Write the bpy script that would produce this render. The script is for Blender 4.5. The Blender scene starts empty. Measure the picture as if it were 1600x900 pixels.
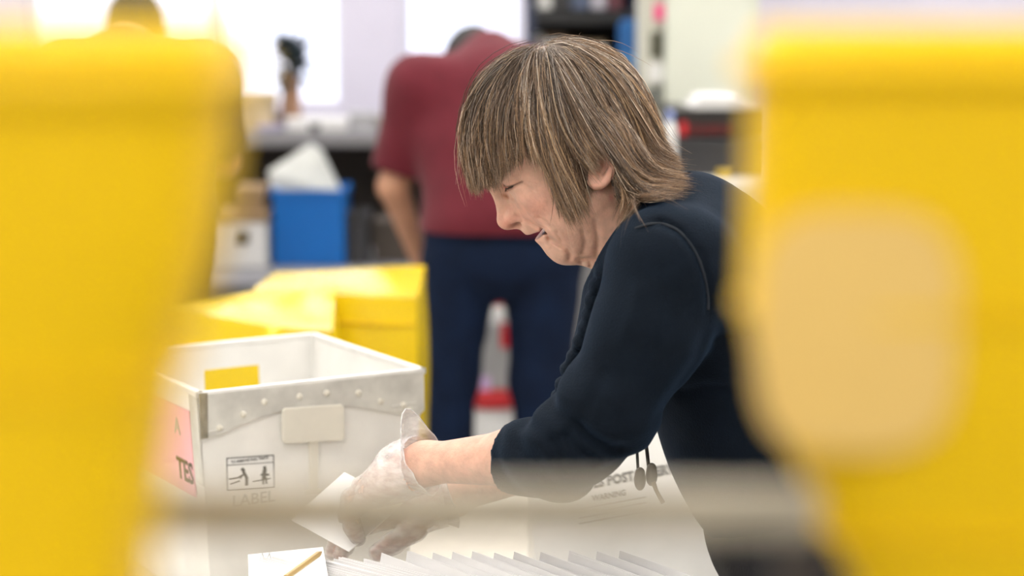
import bpy, bmesh, math, random
import numpy as np
from mathutils import Vector, Matrix

random.seed(7)
rng = np.random.default_rng(11)
scene = bpy.context.scene
COL = scene.collection

# ------------------------------------------------------------------ camera
FPX = 3111.0                       # focal length in pixels of a 1600 px wide frame (70 mm)
CAM_Z = 1.5
TH = math.atan(450.0 / FPX)        # pitch down: horizon on the top edge of the frame
cam_data = bpy.data.cameras.new('camera')
cam = bpy.data.objects.new('camera', cam_data)
COL.objects.link(cam)
cam.location = (0, 0, CAM_Z)
cam.rotation_euler = (math.pi / 2 - TH, 0, 0)
cam_data.sensor_width = 36.0
cam_data.lens = 36.0 * FPX / 1600.0
cam_data.clip_start = 0.05
cam_data.clip_end = 100
cam_data.dof.use_dof = True
cam_data.dof.focus_distance = 2.225
cam_data.dof.aperture_fstop = 2.8
scene.camera = cam

# ------------------------------------------------------------------ world, exposure
world = bpy.data.worlds.new('world')
scene.world = world
world.use_nodes = True
wbg = world.node_tree.nodes['Background']
wbg.inputs[0].default_value = (0.80, 0.84, 1.0, 1)
wbg.inputs[1].default_value = 2.1
scene.view_settings.view_transform = 'Standard'
scene.view_settings.look = 'None'
scene.view_settings.gamma = 1.0
scene.view_settings.exposure = 0.07
scene.view_settings.use_curve_mapping = False
LAMP = 13.0                        # strength of the fluorescent ceiling panels

# ------------------------------------------------------------------ helpers
CT, ST = math.cos(TH), math.sin(TH)
def W(u, v, Y):
    """point of the room at forward distance Y seen at photo position (u, v)"""
    x = (u - 800.0) / FPX
    yu = -(v - 450.0) / FPX
    dy = CT + yu * ST
    dz = -ST + yu * CT
    t = Y / dy
    return np.array([x * t, Y, CAM_Z + dz * t])
def WZ(u, v, z):
    x = (u - 800.0) / FPX
    yu = -(v - 450.0) / FPX
    dy = CT + yu * ST
    dz = -ST + yu * CT
    t = (z - CAM_Z) / dz
    return np.array([x * t, dy * t, z])

def srgb(r, g, b):
    def f(c):
        c /= 255.0
        return c / 12.92 if c <= 0.04045 else ((c + 0.055) / 1.055) ** 2.4
    return (f(r), f(g), f(b), 1.0)

MATS = {}
def mat(name, col, rough=0.6, var=0.12, scale=8.0, bump=0.0, bscale=60.0, metallic=0.0, spec=0.5,
        sheen=0.0, trans=0.0, sss=0.0, attr=None, emit=None, coat=0.0, stretch=None):
    if name in MATS:
        return MATS[name]
    m = bpy.data.materials.new(name)
    m.use_nodes = True
    nt = m.node_tree
    b = nt.nodes['Principled BSDF']
    b.inputs['Roughness'].default_value = rough
    b.inputs['Metallic'].default_value = metallic
    b.inputs['Specular IOR Level'].default_value = spec
    if sheen:
        b.inputs['Sheen Weight'].default_value = sheen
        b.inputs['Sheen Roughness'].default_value = 0.5
    if trans:
        b.inputs['Transmission Weight'].default_value = trans
    if coat:
        b.inputs['Coat Weight'].default_value = coat
        b.inputs['Coat Roughness'].default_value = 0.15
    if sss:
        b.inputs['Subsurface Weight'].default_value = sss
        b.inputs['Subsurface Radius'].default_value = (1.0, 0.35, 0.2)
        b.inputs['Subsurface Scale'].default_value = 0.006
    tc = nt.nodes.new('ShaderNodeTexCoord')
    mp = nt.nodes.new('ShaderNodeMapping')
    if stretch:
        mp.inputs['Scale'].default_value = stretch
    nt.links.new(tc.outputs['Object'], mp.inputs['Vector'])
    nz = nt.nodes.new('ShaderNodeTexNoise')
    nz.inputs['Scale'].default_value = scale
    nz.inputs['Detail'].default_value = 4
    nt.links.new(mp.outputs[0], nz.inputs['Vector'])
    mix = nt.nodes.new('ShaderNodeMix')
    mix.data_type = 'RGBA'
    mix.blend_type = 'MULTIPLY'
    ramp = nt.nodes.new('ShaderNodeValToRGB')
    ramp.color_ramp.elements[0].color = (1 - var, 1 - var, 1 - var, 1)
    ramp.color_ramp.elements[1].color = (1 + 0.3 * var,) * 3 + (1,)
    ramp.color_ramp.elements[0].position = 0.3
    ramp.color_ramp.elements[1].position = 0.7
    nt.links.new(nz.outputs['Fac'], ramp.inputs[0])
    mix.inputs['Factor'].default_value = 1.0
    if attr:
        at = nt.nodes.new('ShaderNodeAttribute')
        at.attribute_name = attr
        nt.links.new(at.outputs['Color'], mix.inputs['A'])
    else:
        mix.inputs['A'].default_value = tuple(col[:3]) + (1,)
    nt.links.new(ramp.outputs[0], mix.inputs['B'])
    nt.links.new(mix.outputs['Result'], b.inputs['Base Color'])
    if bump:
        n2 = nt.nodes.new('ShaderNodeTexNoise')
        n2.inputs['Scale'].default_value = bscale
        n2.inputs['Detail'].default_value = 5
        nt.links.new(mp.outputs[0], n2.inputs['Vector'])
        bp = nt.nodes.new('ShaderNodeBump')
        bp.inputs['Strength'].default_value = bump
        bp.inputs['Distance'].default_value = 0.002
        nt.links.new(n2.outputs['Fac'], bp.inputs['Height'])
        nt.links.new(bp.outputs[0], b.inputs['Normal'])
    if emit:
        b.inputs['Emission Color'].default_value = emit[0]
        b.inputs['Emission Strength'].default_value = emit[1]
    MATS[name] = m
    return m

def link(o, parent=None):
    COL.objects.link(o)
    if parent is not None:
        o.parent = parent
    return o
def tag(o, label=None, cat=None, group=None, kind=None):
    if label: o['label'] = label
    if cat: o['category'] = cat
    if group: o['group'] = group
    if kind: o['kind'] = kind
    return o
def empty(name, loc=(0, 0, 0), rz=0.0, label=None, cat=None, group=None):
    e = bpy.data.objects.new(name, None)
    e.empty_display_size = 0.05
    COL.objects.link(e)
    e.location = tuple(loc)
    e.rotation_euler = (0, 0, rz)
    tag(e, label, cat, group)
    return e
def to_local(parent, pts):
    """world points into the frame of a top-level parent (Empty with location + z rotation)"""
    pts = np.asarray(pts, float).reshape(-1, 3)
    if parent is None:
        return pts
    p = parent
    while p.parent is not None:
        p = p.parent
    l = np.array(p.location)
    c, s = math.cos(-p.rotation_euler.z), math.sin(-p.rotation_euler.z)
    q = pts - l
    return np.stack([c * q[:, 0] - s * q[:, 1], s * q[:, 0] + c * q[:, 1], q[:, 2]], 1)

def mesh_np(name, verts, faces, m, parent=None, smooth=True, cols=None):
    """verts (N,3), faces (M,k) uniform arrays"""
    verts = np.asarray(verts, np.float32)
    faces = np.asarray(faces, np.int32)
    me = bpy.data.meshes.new(name)
    k = faces.shape[1]
    me.vertices.add(len(verts))
    me.vertices.foreach_set('co', verts.ravel())
    me.loops.add(faces.size)
    me.loops.foreach_set('vertex_index', faces.ravel())
    me.polygons.add(len(faces))
    me.polygons.foreach_set('loop_start', np.arange(0, faces.size, k, dtype=np.int32))
    me.update(calc_edges=True)
    me.polygons.foreach_set('use_smooth', np.full(len(faces), smooth, dtype=bool))
    if cols is not None:
        a = me.color_attributes.new('col', 'FLOAT_COLOR', 'POINT')
        c4 = np.ones((len(verts), 4), np.float32)
        c4[:, :3] = cols
        a.data.foreach_set('color', c4.ravel())
    me.materials.append(m)
    o = bpy.data.objects.new(name, me)
    return link(o, parent)

class MB:
    """collects boxes, prisms, lathes and tubes into one mesh"""
    def __init__(s):
        s.v = []; s.f = []
    def add(s, verts, faces):
        n = len(s.v)
        s.v += [tuple(map(float, p)) for p in verts]
        s.f += [tuple(i + n for i in f) for f in faces]
        return s
    def box(s, lo, hi, rz=0, piv=None):
        x0, y0, z0 = lo; x1, y1, z1 = hi
        vs = [(x0,y0,z0),(x1,y0,z0),(x1,y1,z0),(x0,y1,z0),(x0,y0,z1),(x1,y0,z1),(x1,y1,z1),(x0,y1,z1)]
        if rz:
            px, py = piv if piv else ((x0 + x1) / 2, (y0 + y1) / 2)
            c, si = math.cos(rz), math.sin(rz)
            vs = [(px + c*(a-px) - si*(b-py), py + si*(a-px) + c*(b-py), z) for a, b, z in vs]
        return s.add(vs, [(3,2,1,0),(4,5,6,7),(0,1,5,4),(1,2,6,5),(2,3,7,6),(3,0,4,7)])
    def prism(s, pts, o, ux, uy, t):
        """polygon (2D pts) in plane o + a ux + b uy, extruded by t along ux x uy"""
        o = np.array(o, float); ux = np.array(ux, float); uy = np.array(uy, float)
        n = np.cross(ux, uy); n /= np.linalg.norm(n)
        a = [o + p[0]*ux + p[1]*uy for p in pts]
        b = [q + n*t for q in a]
        k = len(pts)
        fs = [tuple(range(k-1, -1, -1)), tuple(range(k, 2*k))]
        fs += [(i, (i+1) % k, k + (i+1) % k, k + i) for i in range(k)]
        return s.add(a + b, fs)
    def lathe(s, prof, c, seg=20):
        """prof: (radius, z) list from bottom to top, closed at both ends"""
        vs = []; fs = []
        for r, z in prof:
            for j in range(seg):
                a = 2*math.pi*j/seg
                vs.append((c[0] + r*math.cos(a), c[1] + r*math.sin(a), c[2] + z))
        for i in range(len(prof)-1):
            for j in range(seg):
                k = (j+1) % seg
                fs.append((i*seg+j, i*seg+k, (i+1)*seg+k, (i+1)*seg+j))
        fs.append(tuple(range(seg-1, -1, -1)))
        fs.append(tuple((len(prof)-1)*seg + j for j in range(seg)))
        return s.add(vs, fs)
    def tube(s, pts, r, seg=8):
        pts = [np.array(p, float) for p in pts]
        rs = r if hasattr(r, '__len__') else [r]*len(pts)
        vs = []; fs = []
        for i, p in enumerate(pts):
            t = pts[min(i+1, len(pts)-1)] - pts[max(i-1, 0)]
            t /= np.linalg.norm(t) + 1e-9
            a = np.array([0, 0, 1.0]) if abs(t[2]) < 0.9 else np.array([1.0, 0, 0])
            n1 = np.cross(t, a); n1 /= np.linalg.norm(n1)
            n2 = np.cross(t, n1)
            for j in range(seg):
                w = 2*math.pi*j/seg
                vs.append(p + rs[i]*(math.cos(w)*n1 + math.sin(w)*n2))
        for i in range(len(pts)-1):
            for j in range(seg):
                k = (j+1) % seg
                fs.append((i*seg+j, i*seg+k, (i+1)*seg+k, (i+1)*seg+j))
        fs.append(tuple(range(seg-1, -1, -1)))
        fs.append(tuple((len(pts)-1)*seg + j for j in range(seg)))
        return s.add(vs, fs)
    def build(s, name, m, parent=None, bevel=0.0, smooth=False, local=True):
        me = bpy.data.meshes.new(name)
        vs = to_local(parent, s.v) if (parent is not None and local) else s.v
        me.from_pydata([tuple(p) for p in vs], [], s.f)
        bm = bmesh.new(); bm.from_mesh(me)
        bmesh.ops.recalc_face_normals(bm, faces=bm.faces)
        if bevel:
            es = [e for e in bm.edges if len(e.link_faces) == 2 and e.calc_face_angle(0) > 0.6]
            bmesh.ops.bevel(bm, geom=es, offset=bevel, segments=2, affect='EDGES', profile=0.5, clamp_overlap=True)
        bm.to_mesh(me); bm.free()
        if smooth:
            me.polygons.foreach_set('use_smooth', np.ones(len(me.polygons), dtype=bool))
        me.materials.append(m)
        o = bpy.data.objects.new(name, me)
        return link(o, parent)

def text_mesh(name, s, size, o, ux, uy, m, parent, bold=0.0, depth=0.0004, align='LEFT'):
    cu = bpy.data.curves.new(name, 'FONT')
    cu.body = s; cu.size = size; cu.offset = bold; cu.extrude = depth; cu.align_x = align
    cu.resolution_u = 2
    tmp = bpy.data.objects.new('tmp', cu)
    me = bpy.data.meshes.new_from_object(tmp)
    bpy.data.objects.remove(tmp)
    n = len(me.vertices)
    co = np.zeros(n*3, np.float32); me.vertices.foreach_get('co', co); co = co.reshape(-1, 3)
    ux = np.array(ux, float); uy = np.array(uy, float)
    nn = np.cross(ux, uy); nn /= np.linalg.norm(nn)
    w = np.array(o, float) + co[:, :1]*ux + co[:, 1:2]*uy + co[:, 2:3]*nn
    me.vertices.foreach_set('co', to_local(parent, w).astype(np.float32).ravel())
    me.materials.clear(); me.materials.append(m)
    me.update()
    me.name = name
    return link(bpy.data.objects.new(name, me), parent)

# ---------------------------------------------------------------- implicit surfaces
def sd_ell(p, c, r, R=None):
    q = [p[i] - c[i] for i in range(3)]
    if R is not None:
        q = [R[i][0]*q[0] + R[i][1]*q[1] + R[i][2]*q[2] for i in range(3)]
    a = sum((q[i]/r[i])**2 for i in range(3))
    b = sum((q[i]/r[i]**2)**2 for i in range(3))
    k0 = np.sqrt(a); k1 = np.sqrt(b) + 1e-9
    return k0*(k0-1)/k1
def sd_cone(p, a, b, ra, rb):
    ba = [b[i]-a[i] for i in range(3)]
    l2 = sum(x*x for x in ba) + 1e-12
    pa = [p[i]-a[i] for i in range(3)]
    t = np.clip((pa[0]*ba[0] + pa[1]*ba[1] + pa[2]*ba[2])/l2, 0, 1)
    d2 = sum((pa[i]-t*ba[i])**2 for i in range(3))
    return np.sqrt(d2) - (ra + (rb-ra)*t)
def smin(a, b, k):
    h = np.maximum(k - np.abs(a-b), 0)/k
    return np.minimum(a, b) - h*h*k*0.25

def E(c, r, R=None, k=0.01, op='+'):
    if not hasattr(r, '__len__'): r = (r, r, r)
    return ('e', np.array(c, float), np.array(r, float), R, k, op)
def C(a, b, ra, rb=None, k=0.01, op='+'):
    return ('c', np.array(a, float), np.array(b, float), ra, ra if rb is None else rb, k, op)
def chain(pts, rs, k=0.01, op='+'):
    return [C(pts[i], pts[i+1], rs[i], rs[i+1], k, op) for i in range(len(pts)-1)]
def pbox(pr):
    if pr[0] == 'e':
        m = pr[2].max(); return pr[1]-m, pr[1]+m
    return np.minimum(pr[1]-pr[3], pr[2]-pr[4]), np.maximum(pr[1]+pr[3], pr[2]+pr[4])
def peval(pr, p):
    return sd_ell(p, pr[1], pr[2], pr[3]) if pr[0] == 'e' else sd_cone(p, pr[1], pr[2], pr[3], pr[4])

class Field:
    def __init__(s, prims, h, pad=0.012, lo=None, hi=None):
        adds = [q for q in prims if q[-1] == '+']
        bl = np.min([pbox(q)[0] for q in adds], 0) - pad
        bh = np.max([pbox(q)[1] for q in adds], 0) + pad
        s.lo = bl if lo is None else np.maximum(bl, lo)
        hi_ = bh if hi is None else np.minimum(bh, hi)
        s.h = h
        s.n = np.ceil((hi_-s.lo)/h).astype(int) + 1
        s.d = np.full(s.n, 0.5, np.float32)
        s.ax = [(s.lo[i] + h*np.arange(s.n[i])).astype(np.float32) for i in range(3)]
        for q in prims:
            s.put(q)
    def sl(s, bl, bh):
        i0 = np.clip(np.floor((bl-s.lo)/s.h).astype(int), 0, s.n)
        i1 = np.clip(np.ceil((bh-s.lo)/s.h).astype(int)+1, 0, s.n)
        if np.any(i1 <= i0): return None, None
        S = tuple(slice(i0[i], i1[i]) for i in range(3))
        p = [s.ax[0][S[0]][:, None, None], s.ax[1][S[1]][None, :, None], s.ax[2][S[2]][None, None, :]]
        return S, p
    def put(s, q):
        k, op = q[-2], q[-1]
        bl, bh = pbox(q)
        S, p = s.sl(bl-k-3*s.h, bh+k+3*s.h)
        if S is None: return
        d = peval(q, p).astype(np.float32)
        if op == '+':
            s.d[S] = smin(s.d[S], d, k)
        else:
            s.d[S] = -smin(-s.d[S], d, k)
    def pts(s):
        return [s.ax[0][:, None, None], s.ax[1][None, :, None], s.ax[2][None, None, :]]
    def crease(s, pl, depth, sig, ylo=-9, yhi=9, fade=True):
        """groove (depth > 0) or ridge (< 0) along a polyline given in the X-Z plane, for ylo < Y < yhi"""
        pl = np.array(pl, float)
        mn, mx = pl.min(0)-3*sig, pl.max(0)+3*sig
        S, p = s.sl(np.array([mn[0], ylo, mn[1]]), np.array([mx[0], yhi, mx[1]]))
        if S is None: return
        x, z = p[0][:, 0, :], p[2][0, :, :]
        best = np.full((len(x), z.shape[-1]), 9.0); tt = np.zeros_like(best)
        n = len(pl)-1
        for i in range(n):
            a, b = pl[i], pl[i+1]; ba = b-a
            t = np.clip(((x-a[0])*ba[0] + (z-a[1])*ba[1])/(ba@ba+1e-12), 0, 1)
            d = np.hypot(x-a[0]-t*ba[0], z-a[1]-t*ba[1])
            m = d < best
            best = np.where(m, d, best); tt = np.where(m, (i+t)/n, tt)
        g = depth*np.exp(-(best/sig)**2)
        if fade: g = g*np.clip(np.minimum(tt, 1-tt)*6, 0, 1)
        s.d[S] += g[:, None, :].astype(np.float32)
    def mesh(s):
        return nets(s.d, s.lo, s.h)

def nets(d, lo, h):
    ins = d < 0
    n = np.array(d.shape)
    c = np.zeros(n-1, np.int8)
    for a in (0, 1):
        for b in (0, 1):
            for e in (0, 1):
                c += ins[a:n[0]-1+a, b:n[1]-1+b, e:n[2]-1+e]
    act = (c > 0) & (c < 8)
    ai = np.argwhere(act)
    idx = np.full(act.shape, -1, np.int32); idx[act] = np.arange(len(ai))
    acc = np.zeros((len(ai), 3)); cnt = np.zeros(len(ai))
    corners = [(a, b, e) for a in (0, 1) for b in (0, 1) for e in (0, 1)]
    for o1 in corners:
        for ax in range(3):
            if o1[ax]: continue
            o2 = list(o1); o2[ax] = 1
            d1 = d[ai[:, 0]+o1[0], ai[:, 1]+o1[1], ai[:, 2]+o1[2]]
            d2 = d[ai[:, 0]+o2[0], ai[:, 1]+o2[1], ai[:, 2]+o2[2]]
            x = (d1 < 0) != (d2 < 0)
            t = np.where(x, d1/np.where(x, d1-d2, 1), 0)
            pt = np.tile(np.array(o1, float), (len(ai), 1)); pt[:, ax] += t
            acc += pt*x[:, None]; cnt += x
    v = (ai + acc/np.maximum(cnt, 1)[:, None])*h + lo
    F = []
    for ax in range(3):
        a1, a2 = (ax+1) % 3, (ax+2) % 3
        S0 = [slice(1, -1)]*3; S1 = [slice(1, -1)]*3
        S0[ax] = slice(0, -1); S1[ax] = slice(1, None)
        A = ins[tuple(S0)]; B = ins[tuple(S1)]
        e = np.argwhere(A != B)
        if not len(e): continue
        flip = A[tuple(e.T)]
        base = e.copy()
        base[:, a1] += 1; base[:, a2] += 1
        q = []
        for (p1, p2) in ((-1, -1), (0, -1), (0, 0), (-1, 0)):
            cc = base.copy(); cc[:, a1] += p1; cc[:, a2] += p2
            q.append(idx[tuple(cc.T)])
        q = np.stack(q, 1)
        q[~flip] = q[~flip][:, ::-1]
        F.append(q)
    return v, np.concatenate(F)

def fbm(p, scale, seed=0, oct=3):
    """cheap smooth noise from summed sines (fold patterns of cloth)"""
    r = np.random.default_rng(seed)
    out = 0
    for o in range(oct*4):
        k = r.normal(size=3); k /= np.linalg.norm(k)
        f = scale*(1.0 + 0.5*o)
        out = out + np.sin((k[0]*p[0] + k[1]*p[1] + k[2]*p[2])*f + r.uniform(0, 6.28))/(1+0.4*o)
    return out/4.0
# ================================================================== SETTING
M_wall = mat('painted_plaster', (0.60, 0.58, 0.70), 0.85, 0.05, 3, 0.1, 40)
M_wallw = mat('warm_plaster', (0.80, 0.78, 0.73), 0.85, 0.05, 3, 0.1, 40)
M_floor = mat('grey_vinyl_floor', (0.38, 0.37, 0.36), 0.5, 0.25, 5, 0.05, 80)
M_ceil = mat('ceiling_tile', (0.80, 0.80, 0.78), 0.9, 0.05, 20, 0.2, 120)
M_frame = mat('white_window_frame', (0.75, 0.75, 0.82), 0.5, 0.05)
M_lamp = mat('lamp_diffuser', (0.9, 0.9, 0.9), 0.6, 0.02, emit=((1.0, 0.96, 0.90, 1), LAMP))
M_white_metal = mat('white_enamel', (0.75, 0.75, 0.75), 0.4, 0.05)
M_darkwood = mat('dark_brown_wood', (0.035, 0.024, 0.018), 0.55, 0.4, 6, stretch=(1, 8, 8))
M_grey = mat('grey_laminate', (0.20, 0.20, 0.22), 0.5, 0.2, 12)

def struct(name, mb, m, parent=None, bevel=0):
    o = mb.build(name, m, parent, bevel)
    if parent is None: o['kind'] = 'structure'
    return o
X0, X1, Y0, Y1, ZC = -4.0, 3.6, -2.5, 7.6, 3.0
struct('floor', MB().box((X0-.2, Y0-.2, -.1), (X1+.2, Y1+.2, 0)), M_floor)
struct('ceiling', MB().box((X0-.2, Y0-.2, ZC), (X1+.2, Y1+.2, ZC+.1)), M_ceil)
struct('wall_left', MB().box((X0-.2, Y0, 0), (X0, Y1, ZC)), M_wallw)
struct('wall_right', MB().box((X1, Y0, 0), (X1+.2, Y1, ZC)), M_wallw)
struct('wall_front', MB().box((X0-.2, Y0-.2, 0), (X1+.2, Y0, ZC)), M_wallw)
SILL = 1.10; HEAD = 2.45
wx = [-1.84, -0.647, -0.415, 0.037]
wb = MB()
wb.box((X0-.2, Y1, 0), (X1+.2, Y1+.2, SILL))
wb.box((X0-.2, Y1, HEAD), (X1+.2, Y1+.2, ZC))
wb.box((X0-.2, Y1, SILL), (wx[0], Y1+.2, HEAD))
wb.box((wx[1], Y1, SILL), (wx[2], Y1+.2, HEAD))
wb.box((wx[3], Y1, SILL), (X1+.2, Y1+.2, HEAD))
struct('wall_back', wb, M_wall)
# glass
M_glass = bpy.data.materials.new('window_glass'); M_glass.use_nodes = True
nt = M_glass.node_tree; nt.nodes.clear()
out = nt.nodes.new('ShaderNodeOutputMaterial'); tr = nt.nodes.new('ShaderNodeBsdfTransparent')
gl = nt.nodes.new('ShaderNodeBsdfGlossy'); gl.inputs['Roughness'].default_value = 0.02
mx = nt.nodes.new('ShaderNodeMixShader'); mx.inputs[0].default_value = 0.04
nt.links.new(tr.outputs[0], mx.inputs[1]); nt.links.new(gl.outputs[0], mx.inputs[2]); nt.links.new(mx.outputs[0], out.inputs[0])
for i, (a, b) in enumerate(((wx[0], -1.136), (-1.136, wx[1]), (wx[2], wx[3]))):
    w = empty('window_%d' % (i+1), ((a+b)/2, Y1+.1, SILL)); w['kind'] = 'structure'
    fr = MB(); t = .022
    for lo, hi in (((a+.001, Y1+.06, SILL+.001), (a+t, Y1+.12, HEAD-.001)), ((b-t, Y1+.06, SILL+.001), (b-.001, Y1+.12, HEAD-.001)),
                   ((a+t, Y1+.06, SILL+.001), (b-t, Y1+.12, SILL+t)), ((a+t, Y1+.06, HEAD-t), (b-t, Y1+.12, HEAD-.001))):
        fr.box(lo, hi)
    fr.build('window_frame', M_frame, w)
    MB().box((a+t, Y1+.085, SILL+t), (b-t, Y1+.091, HEAD-t)).build('pane', M_glass, w)
tb = MB().box((X0, Y1-.012, 0), (X1, Y1, .10)); struct('baseboard_back', tb, M_darkwood)

# ceiling lights: recessed fluorescent panels
n = 0
for yy in (-1.2, 0.9, 3.0, 5.1, 6.7):
    for xx in (-2.6, -0.4, 1.8):
        L = empty('ceiling_light', (xx, yy, ZC), 0, 'white fluorescent ceiling panel in the %s, %s' % (
            {6.7: 'row nearest the windows', 5.1: 'second row from the windows', 3.0: 'third row from the windows', 0.9: 'fourth row from the windows', -1.2: 'row farthest from the windows'}[yy], {-2.6: 'left column', -0.4: 'middle column', 1.8: 'right column'}[xx]),
            'ceiling light', 'fluorescent ceiling panels')
        fr = MB()
        for lo, hi in (((xx-.64, yy-.34, ZC-.03), (xx-.6, yy+.34, ZC-.001)), ((xx+.6, yy-.34, ZC-.03), (xx+.64, yy+.34, ZC-.001)),
                       ((xx-.6, yy-.34, ZC-.03), (xx+.6, yy-.3, ZC-.001)), ((xx-.6, yy+.3, ZC-.03), (xx+.6, yy+.34, ZC-.001))):
            fr.box(lo, hi)
        fr.build('housing', M_white_metal, L)
        MB().box((xx-.6, yy-.3, ZC-.02), (xx+.6, yy+.3, ZC-.015)).build('diffuser', M_lamp, L)
# ================================================================== WOMAN SORTING ENVELOPES
HY = 2.25                                   # her median plane
woman = empty('person', W(1290, 1500, HY) * np.array([1, 1, 0]), 0,
              'woman with grey-blonde bobbed hair in a navy sweater leaning over the table with gloved hands', 'person')
SC = 1385.0
A = math.radians(35)
Fw = np.array([-math.cos(A), 0, -math.sin(A)]); Dw = np.array([math.sin(A), 0, -math.cos(A)]); Lw = np.array([0, -1.0, 0])
HO = W(865, 195, HY)
RH = np.array([Fw, Lw, Dw])                  # ellipsoid axes order: forward, lateral, down
def H(f, d, l=0.0):
    return HO + Fw*f/SC + Dw*d/SC + Lw*l
def xz(u, v, Y=HY):
    p = W(u, v, Y); return (p[0], p[2])
def both(fn):
    return [fn(1), fn(-1)]

head = [
    E(H(-4, -1), (.092, .074, .086), RH, .01),
    E(H(57, 72), (.046, .054, .073), RH, .028),
    E(H(90, 6), (.025, .050, .028), RH, .03),
]
for s in (1, -1):
    head += [
        E(H(72, 70, .038*s), (.021, .019, .022), RH, .025),
        C(H(112, 20, .008*s), H(98, 18, .044*s), .010, .008, .018),
        E(H(107, 104, .008*s), (.0165, .016, .020), RH, .018),
        C(H(86, 158, .010*s), H(10, 122, .050*s), .016, .016, .032),
        E(H(62, 146, .030*s), (.022, .018, .020), RH, .02),
        E(H(70, 118, .031*s), (.018, .016, .020), RH, .02),
    ]
head += [
    C(H(119, 22), H(145, 78), .0088, .0095, .014),
    E(H(148, 81), (.0085, .0105, .0085), RH, .007),
    C(H(147, 87), H(132, 98), .0046, .0050, .006),
    E(H(95, 163), (.0165, .020, .0160), RH, .014),
    E(H(78, 174), (.024, .034, .016), RH, .018),
    C(H(22, 118), H(-45, 245), .054, .060, .03),
    C(H(30, 140), H(10, 245), .036, .040, .025),
    E(H(46, 202), (.020, .03, .014), RH, .018),
]
for s in (1, -1):
    head += [
        E(H(131, 80, .0125*s), (.0100, .0062, .0085), RH, .005),
        E(H(120, 36, .030*s), (.010, .014, .010), RH, .014, '-'),
        E(H(95, 37, .0335*s), .0150, None, .005),
        C(H(106, 52, .020*s), H(92, 54, .044*s), .005, .004, .012),
        # lips
        C(H(124, 111), H(118, 112, .012*s), .0056, .0052, .006),
        C(H(118, 112, .012*s), H(101, 117, .025*s), .0052, .0034, .006),
        C(H(108, 137), H(102, 137, .012*s), .0066, .0060, .006),
        C(H(102, 137, .012*s), H(95, 129, .025*s), .0060, .0034, .006),
    ]
head += [E(H(121, 125), (.0215, .034, .0044), RH, .003, '-')]
head += [E(H(92, 130), (.010, .017, .0046), RH, .002)]
for s in (1, -1):
    head += [E(H(138, 95, .0105*s), (.0088, .0048, .0042), RH, .003, '-')]
# ears
for s in (1, -1):
    tilt = np.array([math.sin(-.15)*Fw + math.cos(.15)*Dw, Fw, Lw])
    ec = W(939, 250, HY-.074*s) if s > 0 else W(939, 250, HY-.074) * np.array([1, 0, 1]) + np.array([0, HY+.074, 0])
    ax = [np.array([-.978, 0, .21]), np.array([-.21, 0, -.978])]
    ring = []
    for j in range(15):
        a = math.radians(-110 + j*250/14)
        rr = 1.0 - .18*(j/14)
        ring.append(ec - ax[0]*(.0145*rr*math.cos(a)) - ax[1]*(.028*math.sin(a)) + Lw*s*(.004+.006*math.cos(a)))
    head += [E(ec, (.026, .0135, .006), np.array([ax[1], ax[0], Lw]), .006)]
    head += chain(ring, [.0042]*15, .004)
    head += [E(ec + ax[1]*.020, (.009, .009, .0055), np.array([ax[1], ax[0], Lw]), .006)]
    head += [E(ec + ax[0]*.002 + Lw*s*.007 + ax[1]*.002, (.012, .006, .006), np.array([ax[1], ax[0], Lw]), .004, '-')]

# trunk, arms (skin body under the clothes) ---------------------------------------
SHL, SHR = W(1052, 405, 2.09), W(1052, 400, 2.41)
ELL, ELR = W(880, 710, 2.07), W(886, 708, 2.42)
WRL, WRR = W(664, 724, 2.19), W(704, 776, 2.36)
CUFFL = W(798, 716, 2.12)
PEL = W(1262, 770, HY)
trunk = [
    C(W(1040, 350, HY), W(1085, 420, HY), .055, .09, .04),
    E(W(1095, 450, HY), (.105, .150, .092), np.array([[.45, 0, -.89], [0, 1, 0], [.89, 0, .45]]), .05),
    E(W(1175, 610, HY), (.13, .135, .105), np.array([[.45, 0, -.89], [0, 1, 0], [.89, 0, .45]]), .06),
    E(PEL, (.12, .165, .125), None, .06),
    C(SHL, W(1060, 400, 2.2), .05, .06, .05), C(SHR, W(1060, 400, 2.3), .05, .06, .05),
    C(SHL, ELL, .038, .030, .02), C(SHR, ELR, .038, .028, .02),
]
legs = []
for s in (1, -1):
    hip = PEL + np.array([.02, -.085*s, -.05]); knee = np.array([hip[0]+.02, hip[1], .48]); ank = np.array([hip[0]+.05, hip[1], .08])
    legs += [C(hip, knee, .085, .055, .05), C(knee, ank, .052, .036, .03), C(ank+np.array([.02, 0, -.04]), ank+np.array([-.16, 0, -.055]), .036, .026, .03)]

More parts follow.
